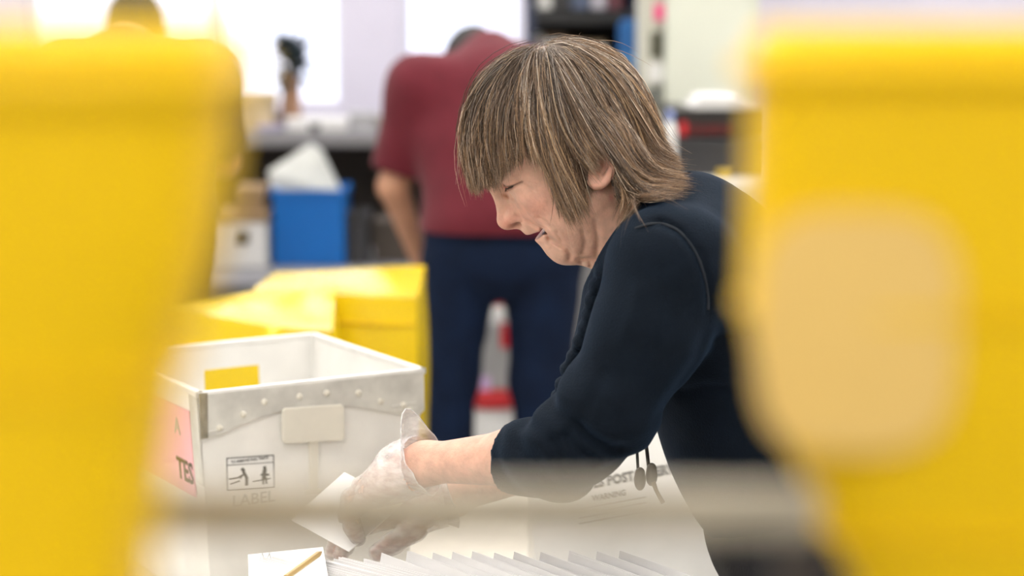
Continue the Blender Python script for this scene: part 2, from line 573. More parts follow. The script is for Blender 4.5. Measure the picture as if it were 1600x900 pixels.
def hand(wr, back, side, fdirs, hscale=1.0):
    """palm + five finger chains. back: unit vector out of the back of the hand, fdirs: pointing direction"""
    fd = np.array(fdirs, float); fd /= np.linalg.norm(fd)
    bk = np.array(back, float); bk -= fd*(bk@fd); bk /= np.linalg.norm(bk)
    sd = np.cross(fd, bk)*side                # towards the thumb
    pc = wr + fd*.052
    pr = [C(wr, wr+fd*.03, .021, .022, .02), E(pc, (.045, .038, .015), np.array([fd, sd, bk]), .015)]
    offs = [.028, .010, -.009, -.027]; lens = [.070, .078, .072, .056]; rad = [.0088, .0090, .0086, .0078]
    for o, L, r in zip(offs, lens, rad):
        b = wr + fd*(.088 - abs(o)*.25) + sd*o
        curl = 0.45 + .25*(o < 0)
        p = [b - fd*.02]; d = fd.copy(); p.append(b)
        for q, fr in enumerate((.45, .32, .23)):
            ang = (0.25, .85, .6)[q]*curl*1.6
            d = d*math.cos(ang) - bk*math.sin(ang)
            d /= np.linalg.norm(d)
            bk2 = np.cross(sd, d)
            p.append(p[-1] + d*L*fr*1.08)
        pr += chain(p, [r*1.05, r*1.08, r, r*.93, r*.82], .004)
    tb = wr + fd*.022 + sd*.026
    td = fd*.72 + sd*.62 - bk*.30; td /= np.linalg.norm(td)
    t2 = fd*.95 + sd*.15 - bk*.35; t2 /= np.linalg.norm(t2)
    pr += chain([tb - sd*.012, tb + td*.036, tb + td*.036 + t2*.030, tb + td*.036 + t2*.052], [.015, .0115, .0102, .0085], .006)
    return pr
fL = [C(ELL, CUFFL, .036, .031, .01), C(CUFFL, WRL, .0305, .0215, .01)]
fR = [C(ELR, WRR, .034, .0215, .01)]
hL = hand(WRL, (-.15, -.35, .9), 1, W(548, 776, 2.24)-WRL)
hR = hand(WRR, (-.1, -.2, .95), -1, (-.95, -.05, -.16))

COLS = {'skin': np.array([.74, .45, .345]), 'lip': np.array([.62, .26, .22]), 'rosy': np.array([.76, .36, .28]), 'dark': np.array([.05, .015, .012]), 'mouth': np.array([.09, .022, .018]), 'lash': np.array([.10, .05, .04]), 'scalp': np.array([.20, .13, .085])}
def scalp_line(f, d):
    return None
def skin_cols(v):
    q = v - HO
    f, d, l = q@Fw*SC, q@Dw*SC, np.abs(q[:, 1])
    c = np.tile(COLS['skin'], (len(v), 1))
    def blob(key, w):
        nonlocal c
        c = c*(1-w[:, None]) + COLS[key]*w[:, None]
    blob('rosy', .6*np.exp(-(((f-95)/28)**2 + ((d-85)/24)**2)) * (l > .02))
    blob('rosy', .75*np.exp(-(((f-148)/16)**2 + ((d-84)/16)**2)))
    fy = 121 - (l/.024)**2*18
    blob('lip', .7*np.exp(-(((d-115)/5)**2 + ((f-fy)/12)**2)))
    blob('lip', .7*np.exp(-(((d-136)/6)**2 + ((f-fy+5)/12)**2)))
    blob('dark', 1.0*np.exp(-(((d-126)/4.2)**4)) * (f > 70) * (f < fy-12) * (l < .0255))
    blob('dark', .55*np.exp(-(((d-93)/3.5)**2 + ((f-138)/9)**2)) * (l < .014) * (l > .0045))
    ew = ((f-121)/29.8)**2 + (l/.034)**2 + ((d-125)/6.1)**2
    blob('mouth', .95*np.clip((1.30-ew)/.15, 0, 1) * (f > 60) * (f < fy-7))
    blob('rosy', .5*np.exp(-(((f+20)/30)**2 + ((d-85)/40)**2)) * (l > .066))
    uu, vv = 865-.819*f+.574*d, 195+.574*f+.819*d
    for a_, b_ in (((789, 288), (800, 285)), ((800, 285), (816, 277))):
        t_ = np.clip(((uu-a_[0])*(b_[0]-a_[0]) + (vv-a_[1])*(b_[1]-a_[1]))/((b_[0]-a_[0])**2+(b_[1]-a_[1])**2), 0, 1)
        dd_ = np.hypot(uu-a_[0]-t_*(b_[0]-a_[0]), vv-a_[1]-t_*(b_[1]-a_[1]))
        blob('lash', .8*np.exp(-(dd_/1.6)**2)*(l > .014))
    sc = 1/(1+np.exp(-((-8 - .35*(f-40)) - d)/4.0)) * (f < 118)
    blob('scalp', np.clip(sc, 0, 1)*.9)
    return c

M_skin = mat('skin', (0.7, 0.42, 0.32), 0.48, 0.20, 70, 0.35, 240, sss=0.25, attr='col', spec=0.25)
def body_mesh(name, parent):
    V = []; F_ = []; n0 = 0
    parts = []
    fh = Field(head, .0016, .008, hi=None, lo=np.array([-9, -9, W(1000, 470, HY)[2]]))
    cr = lambda pts, dep, sg: [fh.crease([xz(*p) for p in pts], dep, sg, a, b) for a, b in ((HY-.12, HY-.009), (HY+.009, HY+.12))]
    cr([(816, 338), (828, 343), (845, 351), (855, 362), (860, 376)], .0028, .0028)     # nasolabial fold
    cr([(856, 362), (866, 372), (884, 381), (890, 392), (887, 407)], .0036, .0034)     # jowl fold
    cr([(783, 301), (792, 303), (802, 300)], .0010, .0022)
    cr([(786, 291), (797, 287), (808, 281), (818, 277)], .0030, .0019)                 # lid line
    cr([(790, 280), (800, 275), (812, 270)], .0011, .0018)                             # lid fold
    cr([(818, 282), (828, 286), (836, 294)], .0013, .0014)
    cr([(820, 277), (832, 278), (842, 283)], .0013, .0014)
    cr([(894, 400), (915, 398), (945, 402)], .0022, .0025)
    cr([(905, 340), (912, 370), (908, 395)], .0018, .0030)
    cr([(925, 330), (932, 365), (930, 400)], .0022, .0030)
    cr([(803, 331), (811, 333), (817, 339), (817, 347)], .0016, .0018)
    cr([(838, 330), (850, 338), (862, 350)], .0013, .0025)
    cr([(866, 352), (874, 364), (878, 378)], .0014, .0024)
    cr([(786, 300), (796, 306), (806, 306)], .0012, .0020)
    cr([(905, 402), (908, 408), (908, 416)], .0016, .0024)
    cr([(920, 402), (922, 410), (922, 418)], .0012, .0024)
    parts.append(fh.mesh())
    parts.append(Field(trunk + legs + head[-40:-39] + [C(H(22, 118), H(-45, 245), .050, .056, .03)], .008, .02, hi=np.array([9, 9, W(1000, 440, HY)[2]])).mesh())
    for fo, ha in ((fL, hL), (fR, hR)):
        parts.append(Field(fo + ha, .0022, .008).mesh())
    for v, f in parts:
        V.append(v); F_.append(f + n0); n0 += len(v)
    V = np.concatenate(V); F_ = np.concatenate(F_)
    return mesh_np(name, to_local(parent, V), F_, M_skin, parent, True, skin_cols(V))
body_mesh('body', woman)

# eye: lashes and brow, teeth
M_lash = mat('dark_lashes', (0.05, 0.03, 0.025), 0.7, 0.1)
M_teeth = mat('teeth', (0.80, 0.74, 0.62), 0.25, 0.05)
for s in (1, -1):
    ec = H(95, 37, .0335*s)
    lash = MB()
    line = []
    for j in range(9):
        t = j/8
        a = np.array([math.cos(math.radians(62-95*t)), math.sin(math.radians(62-95*t))*s*-1])
        # on the lid sphere, below its middle
        dirv = Fw*math.cos(math.radians(-12+112*t)) + Lw*s*math.sin(math.radians(-12+112*t))
        dirv = dirv + Dw*(-.10 + .20*t); dirv /= np.linalg.norm(dirv)
        line.append(ec + dirv*.0152)
    lash.tube(line, [.0003, .0006, .0008, .0009, .0009, .0008, .0007, .0006, .0003], 6)
    for j in range(1, 9):
        for w in (0, .5):
            i = min(int(j-w), 8); p = line[i]*(1-w) + line[max(i-1, 0)]*w if w else line[i]
            o = p - ec; o /= np.linalg.norm(o)
            lash.tube([p, p + o*.0018 + Dw*.0018, p + o*.003 + Dw*.0026], [.00025, .0002, .0001], 3)
    lash.build('eyelashes', M_lash, woman)
th = MB()
for j in range(8):
    a = (j-3.5)/3.5*1.0
    p = H(112 - 20*(a*a), 116.5, .020*math.sin(a))
    th.tube([p - Dw*.003, p + Dw*.0015, p + Dw*.0042], [.0026, .0030, .0022], 8)
th.build('teeth', M_teeth, woman, smooth=True)
# ------------------------------------------------------------------ her hair
def X2(pl, Y=HY): return np.array([xz(u, v, Y) for u, v in pl])
HAIR = X2([(706, 205), (716, 150), (745, 108), (790, 84), (840, 66), (890, 60), (932, 66), (970, 90), (1000, 130), (1026, 180), (1046, 230), (1060, 270),
           (1040, 288), (1012, 303), (990, 320), (972, 342), (958, 338), (948, 318), (938, 300), (930, 292), (922, 296), (914, 320), (902, 338), (884, 335), (870, 324), (862, 300), (852, 268),
           (838, 246), (820, 243), (803, 254), (788, 268), (777, 287), (758, 284), (742, 299), (726, 286)])
EAR = X2([(926, 250), (936, 236), (950, 236), (952, 250), (948, 280), (938, 292), (924, 288)])
def inpoly(P, x, z):
    r = np.zeros(x.shape, bool)
    j = len(P)-1
    for i in range(len(P)):
        c = ((P[i, 1] > z) != (P[j, 1] > z)) & (x < (P[j, 0]-P[i, 0])*(z-P[i, 1])/(P[j, 1]-P[i, 1]+1e-12)+P[i, 0])
        r ^= c; j = i
    return r
env = [E(H(-4, -1), (.092, .074, .086), RH, .01), E(H(60, 72), (.050, .060, .076), RH, .035), C(H(22, 118), H(-45, 245), .056, .064, .03),
       E(W(944, 228, HY-.074), (.016, .012, .022), None, .01), E(W(944, 228, HY-.074)*np.array([1, 0, 1])+np.array([0, HY+.074, 0]), (.016, .012, .022), None, .01),
       E(W(1092, 452, HY), (.115, .165, .105), np.array([[.45, 0, -.89], [0, 1, 0], [.89, 0, .45]]), .05),
       C(SHL, W(1060, 400, 2.2), .06, .07, .05), C(SHR, W(1060, 400, 2.3), .06, .07, .05)]
def env_sdf(P):
    p = [P[:, 0], P[:, 1], P[:, 2]]
    d = peval(env[0], p)
    for q in env[1:]: d = smin(d, peval(q, p), q[-2])
    return d
def env_grad(P):
    e = 1e-3; g = np.zeros_like(P)
    for i in range(3):
        a = P.copy(); a[:, i] += e; b = P.copy(); b[:, i] -= e
        g[:, i] = env_sdf(a)-env_sdf(b)
    return g/(np.linalg.norm(g, axis=1, keepdims=True)+1e-9)
KR = H(-50, -95, .0)                       # whorl
def grow(N, seed):
    r = np.random.default_rng(seed)
    q = r.normal(size=(N*4, 3)); q /= np.linalg.norm(q, axis=1, keepdims=True)
    loc = q*np.array([.092, .074, .086])
    f, l, d = loc[:, 0]*SC-4, loc[:, 1], loc[:, 2]*SC-1
    line = np.interp(f, [-130, -60, -20, 10, 40, 75, 100, 118], [100, 96, 70, 40, 52, 20, -18, -50])
    keep = d < line
    # denser on the camera side and the front
    P = HO + (loc[:, :1]+(-4/SC))*Fw + loc[:, 1:2]*Lw + (loc[:, 2:3]-1/SC)*Dw
    P = P[keep][:N]; f = f[keep][:N]; d = d[keep][:N]; l = l[keep][:N]
    N = len(P)
    thick = r.uniform(.002, .014, N)
    front = 1/(1+np.exp(-(f-18)/12))        # combed forward
    steps = 70; ds = .0048
    path = np.zeros((steps+1, N, 3)); path[0] = P
    alive = np.full(N, steps); seen = np.zeros(N, bool)
    jit = r.normal(size=(N, 3))*.07
    prev = None
    part = r.normal(0, .006, N)
    for i in range(steps):
        p = path[i]; g = env_grad(p)
        a = p - KR; a[:, 1] -= 0
        t = a - (a*g).sum(1, keepdims=True)*g
        t /= np.linalg.norm(t, axis=1, keepdims=True)+1e-6
        s = i*ds
        fx = ((p-HO)@Fw)*SC; dx = ((p-HO)@Dw)*SC
        # target direction: fringe falls with gravity, back hair along the neck, sides down
        gf = np.array([-.12, 0, -1.0]); gb = Dw*.75 + np.array([.30, 0, -.35]); gs = np.array([.16, 0, -1.0])
        wf = front[:, None]; side = np.exp(-((f-5)/45.0)**2)[:, None]
        G = wf*gf + (1-wf)*gb
        G = G*(1-.55*side) + gs*.55*side
        G /= np.linalg.norm(G, axis=1, keepdims=True)
        w = np.clip((s-.03)/.12, 0, 1)*.80
        dirv = t*(1-w) + G*w + jit
        dirv = dirv - np.minimum((dirv*g).sum(1, keepdims=True), 0)*g*.9
        dirv /= np.linalg.norm(dirv, axis=1, keepdims=True)
        if prev is not None:
            dirv = prev*.55 + dirv*.45; dirv /= np.linalg.norm(dirv, axis=1, keepdims=True)
        prev = dirv
        nx = p + dirv*ds
        off = .002 + thick*np.clip(s/.06, 0, 1)
        sd = env_sdf(nx)
        push = np.maximum(off - sd, 0)
        nx = nx + g*push[:, None]
        path[i+1] = nx
        ins = inpoly(HAIR, nx[:, 0], nx[:, 2])
        ear = inpoly(EAR, nx[:, 0], nx[:, 2]) & (np.abs(nx[:, 1]-HY) > .05)
        ex = ((~ins) & (s > .03)) | (ear & (s > .02))
        alive = np.where(ex & (alive == steps), i+1, alive)
    return path, alive, f, d, thick
NPT = 10
def resample(path, ln):
    N = path.shape[1]
    out = np.zeros((NPT, N, 3))
    for j in range(NPT):
        t = np.clip(ln*j/(NPT-1), 0, path.shape[0]-1.001)
        i = t.astype(int); fr = (t-i)[:, None]
        out[j] = path[i, np.arange(N)]*(1-fr) + path[i+1, np.arange(N)]*fr
    return out
def ribbons(P, rad, cols):
    """P (NPT,N,3) -> thin three-sided strands"""
    K, N, _ = P.shape
    T = np.zeros_like(P); T[1:-1] = P[2:]-P[:-2]; T[0] = P[1]-P[0]; T[-1] = P[-1]-P[-2]
    T /= np.linalg.norm(T, axis=2, keepdims=True)+1e-9
    up = np.tile(np.array([0.13, 1, 0.21]), (K, N, 1))
    n1 = np.cross(T, up); n1 /= np.linalg.norm(n1, axis=2, keepdims=True)+1e-9
    n2 = np.cross(T, n1)
    tp = np.interp(np.linspace(0, 1, K), [0, .15, .7, 1], [.6, 1, .85, .12])
    R = tp[:, None]*rad[None, :]
    V = np.zeros((N, K, 3, 3))
    for s in range(3):
        a = 2*math.pi*s/3
        V[:, :, s] = (P + R[..., None]*(math.cos(a)*n1 + math.sin(a)*n2)).transpose(1, 0, 2)
    base = (np.arange(N)*K*3)[:, None, None]
    i = np.arange(K-1)[None, :, None]; s = np.arange(3)[None, None, :]; s2 = (s+1) % 3
    F_ = np.stack([base+i*3+s, base+i*3+s2, base+(i+1)*3+s2, base+(i+1)*3+s], -1).reshape(-1, 4)
    c3 = np.repeat(cols, K*3, 0).reshape(N, K, 3, 3)
    tt = np.linspace(0, 1, K)[None, :, None, None]
    c3 = c3*(1-.55*tt) + (c3*np.array([1.75, 1.45, 1.15]))*.55*tt       # greyer roots, golden ends
    return V.reshape(-1, 3), F_, c3.reshape(-1, 3)
path, alive, rf, rd, thick = grow(1900, 5)
ok = alive > 9
path = path[:, ok]; alive = alive[ok]; rf = rf[ok]; rd = rd[ok]; thick = thick[ok]
NG = path.shape[1]
CH = 12
r = np.random.default_rng(3)
allP = []; allC = []; allR = []
tw = np.linspace(0, 1, path.shape[0])
wav = np.sin(tw[:, None]*r.uniform(5, 11, NG) + r.uniform(0, 6.28, NG))*r.uniform(.0008, .0036, NG)*np.clip(tw*3, 0, 1)[:, None]
path = path + wav[..., None]*(np.array([1, .25, .35])*r.choice([-1, 1], (NG, 1)))[None]
pal = 1.45*np.array([[.038, .026, .019], [.085, .057, .039], [.160, .108, .070], [.29, .205, .13], [.22, .19, .17], [.46, .40, .34]])
gid = r.choice(6, NG, p=[.22, .30, .22, .11, .10, .05])
for c in range(CH):
    ln = alive*r.uniform(.86, 1.02, NG)
    long_ = r.random(NG) < .05
    ln = np.where(long_, alive*r.uniform(1.0, 1.06, NG), ln)
    P = resample(path, ln)
    o = r.normal(size=(NG, 3))*.0036; o[:, :] *= r.uniform(.4, 1.3, (NG, 1))
    w = np.linspace(1.0, .35, NPT)[:, None, None]
    wig = np.sin(np.linspace(0, 3, NPT)[:, None]*r.uniform(1, 3, NG) + r.uniform(0, 6, NG))*.0013
    P = P + o[None]*w + wig[..., None]*r.normal(size=(NG, 3))[None]
    if c == 0:                                   # stray hairs
        st = r.random(NG) < .35
        P = P + (np.linspace(0, 1, NPT)**1.5)[:, None, None]*(r.normal(size=(NG, 3))*np.where(st, .010, 0)[:, None])[None]
    col = pal[np.where(r.random(NG) < .5, gid, r.choice(6, NG, p=[.16, .28, .26, .15, .09, .06]))]*r.uniform(.8, 1.2, (NG, 1))
    allP.append(P); allC.append(col); allR.append(r.uniform(.00022, .00046, NG))
P = np.concatenate(allP, 1); cc = np.concatenate(allC); rr = np.concatenate(allR)
V, F_, VC = ribbons(P, rr, cc)
M_hair = mat('hair', (0.2, 0.13, 0.08), 0.42, 0.05, 10, attr='col', spec=0.6)
hair = mesh_np('hair', to_local(woman, V), F_, M_hair, woman, True, VC)
# inner mass of the hair
capf = Field([E(H(-4, -1), (.0965, .0785, .0905), RH, .01), E(H(-20, 70, 0), (.075, .077, .085), RH, .02)], .004, .012)
pp = capf.pts()
xx, zz = np.broadcast_arrays(pp[0][:, 0, :], pp[2][0, :, :])
CAPP = X2([(752, 190), (760, 140), (800, 95), (890, 60), (980, 100), (1040, 200), (1055, 255), (1010, 280), (985, 315), (968, 325), (958, 300), (952, 270), (950, 225), (930, 222), (922, 240), (915, 290), (890, 305), (872, 290), (862, 262), (845, 225), (822, 222), (795, 232), (775, 245)])
m2 = inpoly(CAPP, xx, zz)
capf.d[:] = np.where(m2[:, None, :], capf.d, np.maximum(capf.d, .003))
v, f = capf.mesh()
mesh_np('hair_underlayer', to_local(woman, v), f, mat('hair_under', (.085, .052, .032), 0.6, 0.4, 60, 0.6, 120, stretch=(1, 1, .2)), woman)
# ------------------------------------------------------------------ her sweater, trousers, gloves, lanyard
M_navy = mat('navy_knit', (.0026, .0056, .0110), 0.85, 0.25, 30, 0.5, 500, sheen=0.03, spec=0.12)
_b = M_navy.node_tree.nodes['Principled BSDF']; _b.inputs['Sheen Weight'].default_value = .08; _b.inputs['Sheen Tint'].default_value = (.20, .45, .90, 1)
M_trouser = mat('dark_trousers', (.010, .010, .013), 0.85, 0.2, 30, 0.3, 300)
TR = np.array([[.45, 0, -.89], [0, 1, 0], [.89, 0, .45]])
sw = [
    C(W(1045, 372, HY), W(1085, 430, HY), .070, .098, .05),
    E(W(1092, 452, HY), (.120, .165, .106), TR, .05),
    E(W(1172, 610, HY), (.150, .150, .112), TR, .06),
    E(PEL + np.array([-.01, 0, .03]), (.128, .175, .13), None, .07),
    C(W(1053, 418, 2.10), W(1075, 416, 2.2), .066, .082, .05), C(SHR, W(1075, 416, 2.3), .062, .082, .05),
] + chain([W(1048, 424, 2.095), W(1014, 520, 2.075), W(950, 638, 2.065), W(880, 708, 2.07)], [.067, .059, .0520, .0435], .02) \
  + chain([W(880, 708, 2.07), W(845, 713, 2.09), W(792, 716, 2.122), W(770, 716, 2.13)], [.0435, .040, .0325, .031], .02) \
  + chain([SHR, W(975, 560, 2.42), ELR], [.064, .050, .036], .03) + chain([ELR, ELR*.8+WRR*.2], [.036, .033], .02)
sw.append(C(W(985, 430, 2.2), W(905, 610, 2.17), .044, .022, .04))
for i, (u, v) in enumerate([(948, 425), (938, 448), (931, 470), (927, 492), (921, 514), (912, 535), (903, 556), (893, 578), (884, 600), (877, 620), (871, 638)]):
    sw.append(E(W(u-6, v, 2.16), (.0095, .02, .0088), None, .003))
# neck opening
sw.append(C(H(40, 150), H(-22, 214), .084, .078, .012, '-'))
sw.append(C(H(30, 150), H(-60, 190), .06, .05, .012, '-'))
fs = Field(sw, .0038, .02)
p = fs.pts()
# soft folds
nearel = np.exp(-(((p[0]-ELL[0])**2 + (p[1]-ELL[1])**2 + (p[2]-ELL[2]-.02)**2)/.085**2))
ax_ = (p[0]*.55 + p[2]*.83)
fold = np.sin(ax_*190 + 3*np.sin(p[0]*30+p[1]*40))*.5 + np.sin(ax_*115 + 1.2 + 2*np.sin(p[1]*50))*.7
fs.d += (fold*nearel*.0045).astype(np.float32)
fs.d += (fbm(p, 26, 4, 2)*.0022).astype(np.float32)
fs.crease([xz(u, v, 2.05) for u, v in [(1008, 352), (1035, 350), (1062, 362), (1085, 392), (1100, 430), (1106, 470), (1104, 500)]], .006, .0042, 1.9, 2.22)
fs.crease([xz(u, v, 2.05) for u, v in [(1104, 500), (1085, 560), (1045, 620), (1015, 665)]], .004, .008, 1.9, 2.2)
for pl, dp in (([(895, 640), (915, 668), (950, 690), (985, 690)], .008), ([(876, 660), (900, 690), (935, 712)], .009), ([(860, 668), (872, 700), (890, 735)], .006),
               ([(838, 682), (846, 715), (862, 748)], .0025), ([(955, 560), (930, 600), (905, 640)], .003), ([(1000, 430), (985, 480), (960, 540)], -.003), ([(1060, 420), (1040, 500), (1000, 570)], .003),
               ([(1015, 322), (1050, 312), (1095, 318)], .002), ([(1110, 540), (1150, 530), (1190, 540)], .004), ([(1060, 640), (1110, 620), (1170, 620)], .004)):
    fs.crease([xz(u, v, 2.06) for u, v in pl], dp, .007, 1.9, 2.24)
# cuff: cut the sleeve square and hollow it
cdir = W(792, 716, 2.122)-W(770, 716, 2.13)
S, q = fs.sl(W(760, 716, 2.13)-.05, W(800, 716, 2.12)+np.array([.02, .06, .06]))
cd = (WRL-CUFFL)/np.linalg.norm(WRL-CUFFL)
pl = (q[0]-CUFFL[0])*cd[0] + (q[1]-CUFFL[1])*cd[1] + (q[2]-CUFFL[2])*cd[2]
zc_ = (q[2]-CUFFL[2])
fs.d[S] = np.maximum(fs.d[S], (pl + .10*zc_).astype(np.float32))
fs.put(C(CUFFL - cd*.012, CUFFL + cd*.03, .0315, .031, .002, '-'))
v, f = fs.mesh()
mesh_np('sweater', to_local(woman, v), f, M_navy, woman)
def on_sweater(u, v):
    for yy in np.arange(1.9, 2.4, .002):
        q = W(u, v, yy); i_ = np.round((q-fs.lo)/fs.h).astype(int)
        if np.all(i_ >= 0) and np.all(i_ < fs.n) and fs.d[tuple(i_)] < 0: return W(u, v, yy-.0022)
    return None
sp = [(990, 358), (1012, 350), (1035, 349), (1058, 358), (1078, 378), (1093, 405), (1102, 435), (1107, 465), (1106, 495)]
pts = []
for a_, b_ in zip(sp[:-1], sp[1:]):
    for t_ in (0, .25, .5, .75):
        q = on_sweater(a_[0]+(b_[0]-a_[0])*t_, a_[1]+(b_[1]-a_[1])*t_)
        if q is not None: pts.append(q)
pts = [sum(pts[max(0, i_-1):i_+2])/len(pts[max(0, i_-1):i_+2]) for i_ in range(len(pts))]
MB().tube(pts, .0017, 6).build('sleeve_seam', mat('navy_thread', (.0045, .009, .017), .8, .1), woman, smooth=True)
tl = [E(PEL + np.array([.01, 0, -.03]), (.130, .178, .13), None, .05)]
for s in (1, -1):
    hip = PEL + np.array([.02, -.085*s, -.05]); knee = np.array([hip[0]+.02, hip[1], .48]); ank = np.array([hip[0]+.05, hip[1], .09])
    tl += [C(hip, knee, .098, .072, .05), C(knee, ank, .072, .058, .03)]
ft = Field(tl, .009, .03, lo=np.array([-9, -9, .06])); ft.d += (fbm(ft.pts(), 20, 9, 2)*.004).astype(np.float32)
v, f = ft.mesh(); mesh_np('trousers', to_local(woman, v), f, M_trouser, woman)
for s in (1, -1):
    a = np.array([PEL[0]+.085, PEL[1]-.085*s, .045])
    v, f = Field([C(a, a+np.array([-.19, 0, -.008]), .042, .034, .03), C(a, a+np.array([0, 0, .05]), .042, .044, .02)], .006, .02, lo=np.array([-9, -9, .0])).mesh()
    mesh_np('shoe', to_local(woman, v), f, mat('black_shoe', (.012, .012, .012), .5, .1), woman)

# clear plastic gloves
M_glove = bpy.data.materials.new('clear_plastic_glove'); M_glove.use_nodes = True
nt = M_glove.node_tree; nt.nodes.clear()
out = nt.nodes.new('ShaderNodeOutputMaterial')
tr = nt.nodes.new('ShaderNodeBsdfTransparent'); tr.inputs[0].default_value = (.97, .97, .98, 1)
pb = nt.nodes.new('ShaderNodeBsdfPrincipled'); pb.inputs['Base Color'].default_value = (.82, .81, .82, 1); pb.inputs['Roughness'].default_value = .25
tcn = nt.nodes.new('ShaderNodeTexCoord'); nz = nt.nodes.new('ShaderNodeTexNoise'); nz.inputs['Scale'].default_value = 45; nz.inputs['Detail'].default_value = 6
mpn = nt.nodes.new('ShaderNodeMapping'); mpn.inputs['Scale'].default_value = (1.0, 1.0, 2.2)
bp = nt.nodes.new('ShaderNodeBump'); bp.inputs['Strength'].default_value = .8; bp.inputs['Distance'].default_value = .004
rm = nt.nodes.new('ShaderNodeMapRange'); rm.inputs[1].default_value = .35; rm.inputs[2].default_value = .7; rm.inputs[3].default_value = .30; rm.inputs[4].default_value = .72
mx = nt.nodes.new('ShaderNodeMixShader')
nt.links.new(tcn.outputs['Object'], mpn.inputs[0]); nt.links.new(mpn.outputs[0], nz.inputs['Vector'])
nt.links.new(nz.outputs['Fac'], bp.inputs['Height']); nt.links.new(bp.outputs[0], pb.inputs['Normal'])
nt.links.new(nz.outputs['Fac'], rm.inputs[0]); nt.links.new(rm.outputs[0], mx.inputs[0])
nt.links.new(tr.outputs[0], mx.inputs[1]); nt.links.new(pb.outputs[0], mx.inputs[2]); nt.links.new(mx.outputs[0], out.inputs[0])
def glove(name, hp, wr, axis, tipup, seed):
    """loose glove round the hand with a flared, crumpled cuff"""
    pr = []
    for q in hp[1:]:
        q = list(q)
        if q[0] == 'e': q[2] = q[2] + .0035
        else: q[3] += .0028; q[4] += .0028
        pr.append(tuple(q))
    pr.append(C(wr + axis*.035, wr + axis*.004, .030, .032, .03))
    fg = Field(pr, .0026, .012)
    fg.d += (fbm(fg.pts(), 120, seed, 3)*.0011).astype(np.float32)
    pz = fg.pts()
    plane = (pz[0]-wr[0])*axis[0] + (pz[1]-wr[1])*axis[1] + (pz[2]-wr[2])*axis[2]
    fg.d[:] = np.where(plane < .006, np.maximum(fg.d, .004), fg.d)
    v, f = fg.mesh()
    # drop the flat cap that would close the cuff
    cap = np.all((((v[f]-wr)@axis) < .0085), axis=1)
    f = f[~cap]
    n1 = np.cross(axis, [0, 1.0, 0]); n1 /= np.linalg.norm(n1)
    if n1[2] < 0: n1 = -n1
    n2 = np.cross(axis, n1)
    K, Sg = 7, 48
    cv = np.zeros((K, Sg, 3))
    rg = np.random.default_rng(seed)
    for i in range(K):
        t = i/(K-1)
        for j in range(Sg):
            a = 2*math.pi*j/Sg
            up = max(0, math.cos(a-.15))**9
            rad = .0305 + t*(.004 + .003*math.sin(3*a+seed) + .0015*math.sin(9*a+2*seed) + tipup*up)
            back = -t*(.014 + .004*math.sin(2*a) ) + t*.004*up
            cv[i, j] = wr + axis*(.012+back) + n1*rad*math.cos(a) + n2*rad*math.sin(a)
    ci = np.array([[i*Sg+j, i*Sg+(j+1) % Sg, (i+1)*Sg+(j+1) % Sg, (i+1)*Sg+j] for i in range(K-1) for j in range(Sg)])
    V = np.concatenate([v, cv.reshape(-1, 3)]); F2 = np.concatenate([f, ci+len(v)])
    g = mesh_np(name, to_local(woman, V), F2, M_glove, woman)
    rim = MB().tube([cv[-1, j % Sg] for j in range(Sg+1)], .0009, 5)
    rim.build('cuff_edge', M_glove, g)
    return g
axL = W(548, 776, 2.24)-WRL; axL /= np.linalg.norm(axL)
cuffax = axL*.55 + (WRL-CUFFL)/np.linalg.norm(WRL-CUFFL)*.45; cuffax /= np.linalg.norm(cuffax)
glove('glove', hL, WRL, cuffax, .030, 3)
glove('glove', hR, WRR, np.array([-.95, -.05, -.16])/np.linalg.norm([-.95, -.05, -.16]), .006, 5)

# lanyard cords with toggles, hanging free from her neck
M_cord = mat('black_cord', (.008, .008, .009), .6, .1)
M_toggle = mat('dark_bronze_toggle', (.045, .032, .022), .35, .3, 60)
ly = empty('lanyard', W(1018, 760, 2.2), 0, 'black cord lanyard with two bronze toggles hanging below the woman\'s chest', 'lanyard')
cor = MB()
cor.tube([W(1000, 560, 2.20), W(996, 620, 2.20), W(994, 680, 2.20), W(997, 735, 2.20)], .0017, 8)
cor.build('cord', M_cord, ly, smooth=True)
cor = MB()
cor.tube([W(1008, 560, 2.205), W(1006, 620, 2.205), W(1008, 680, 2.205), W(1014, 733, 2.205)], .0021, 8)
cor.build('cord', M_cord, ly, smooth=True)
for (u, v, yy) in ((1000, 750, 2.197), (1018, 743, 2.203)):
    c = W(u, v, yy)
    vv, ff = Field([E(c, (.0068, .006, .0125), None, .003), E(c+np.array([0, 0, .010]), .0045, None, .004)], .0012, .004).mesh()
    mesh_np('toggle', to_local(ly, vv), ff, M_toggle, ly)
tl_ = MB()
tl_.tube([W(1020, 752, 2.2), W(1026, 768, 2.2), W(1036, 786, 2.2)], [.003, .0022, .0026], 8)
tl_.build('cord_tail', mat('tan_cord', (.25, .19, .12), .6, .2, 80), ly, smooth=True)
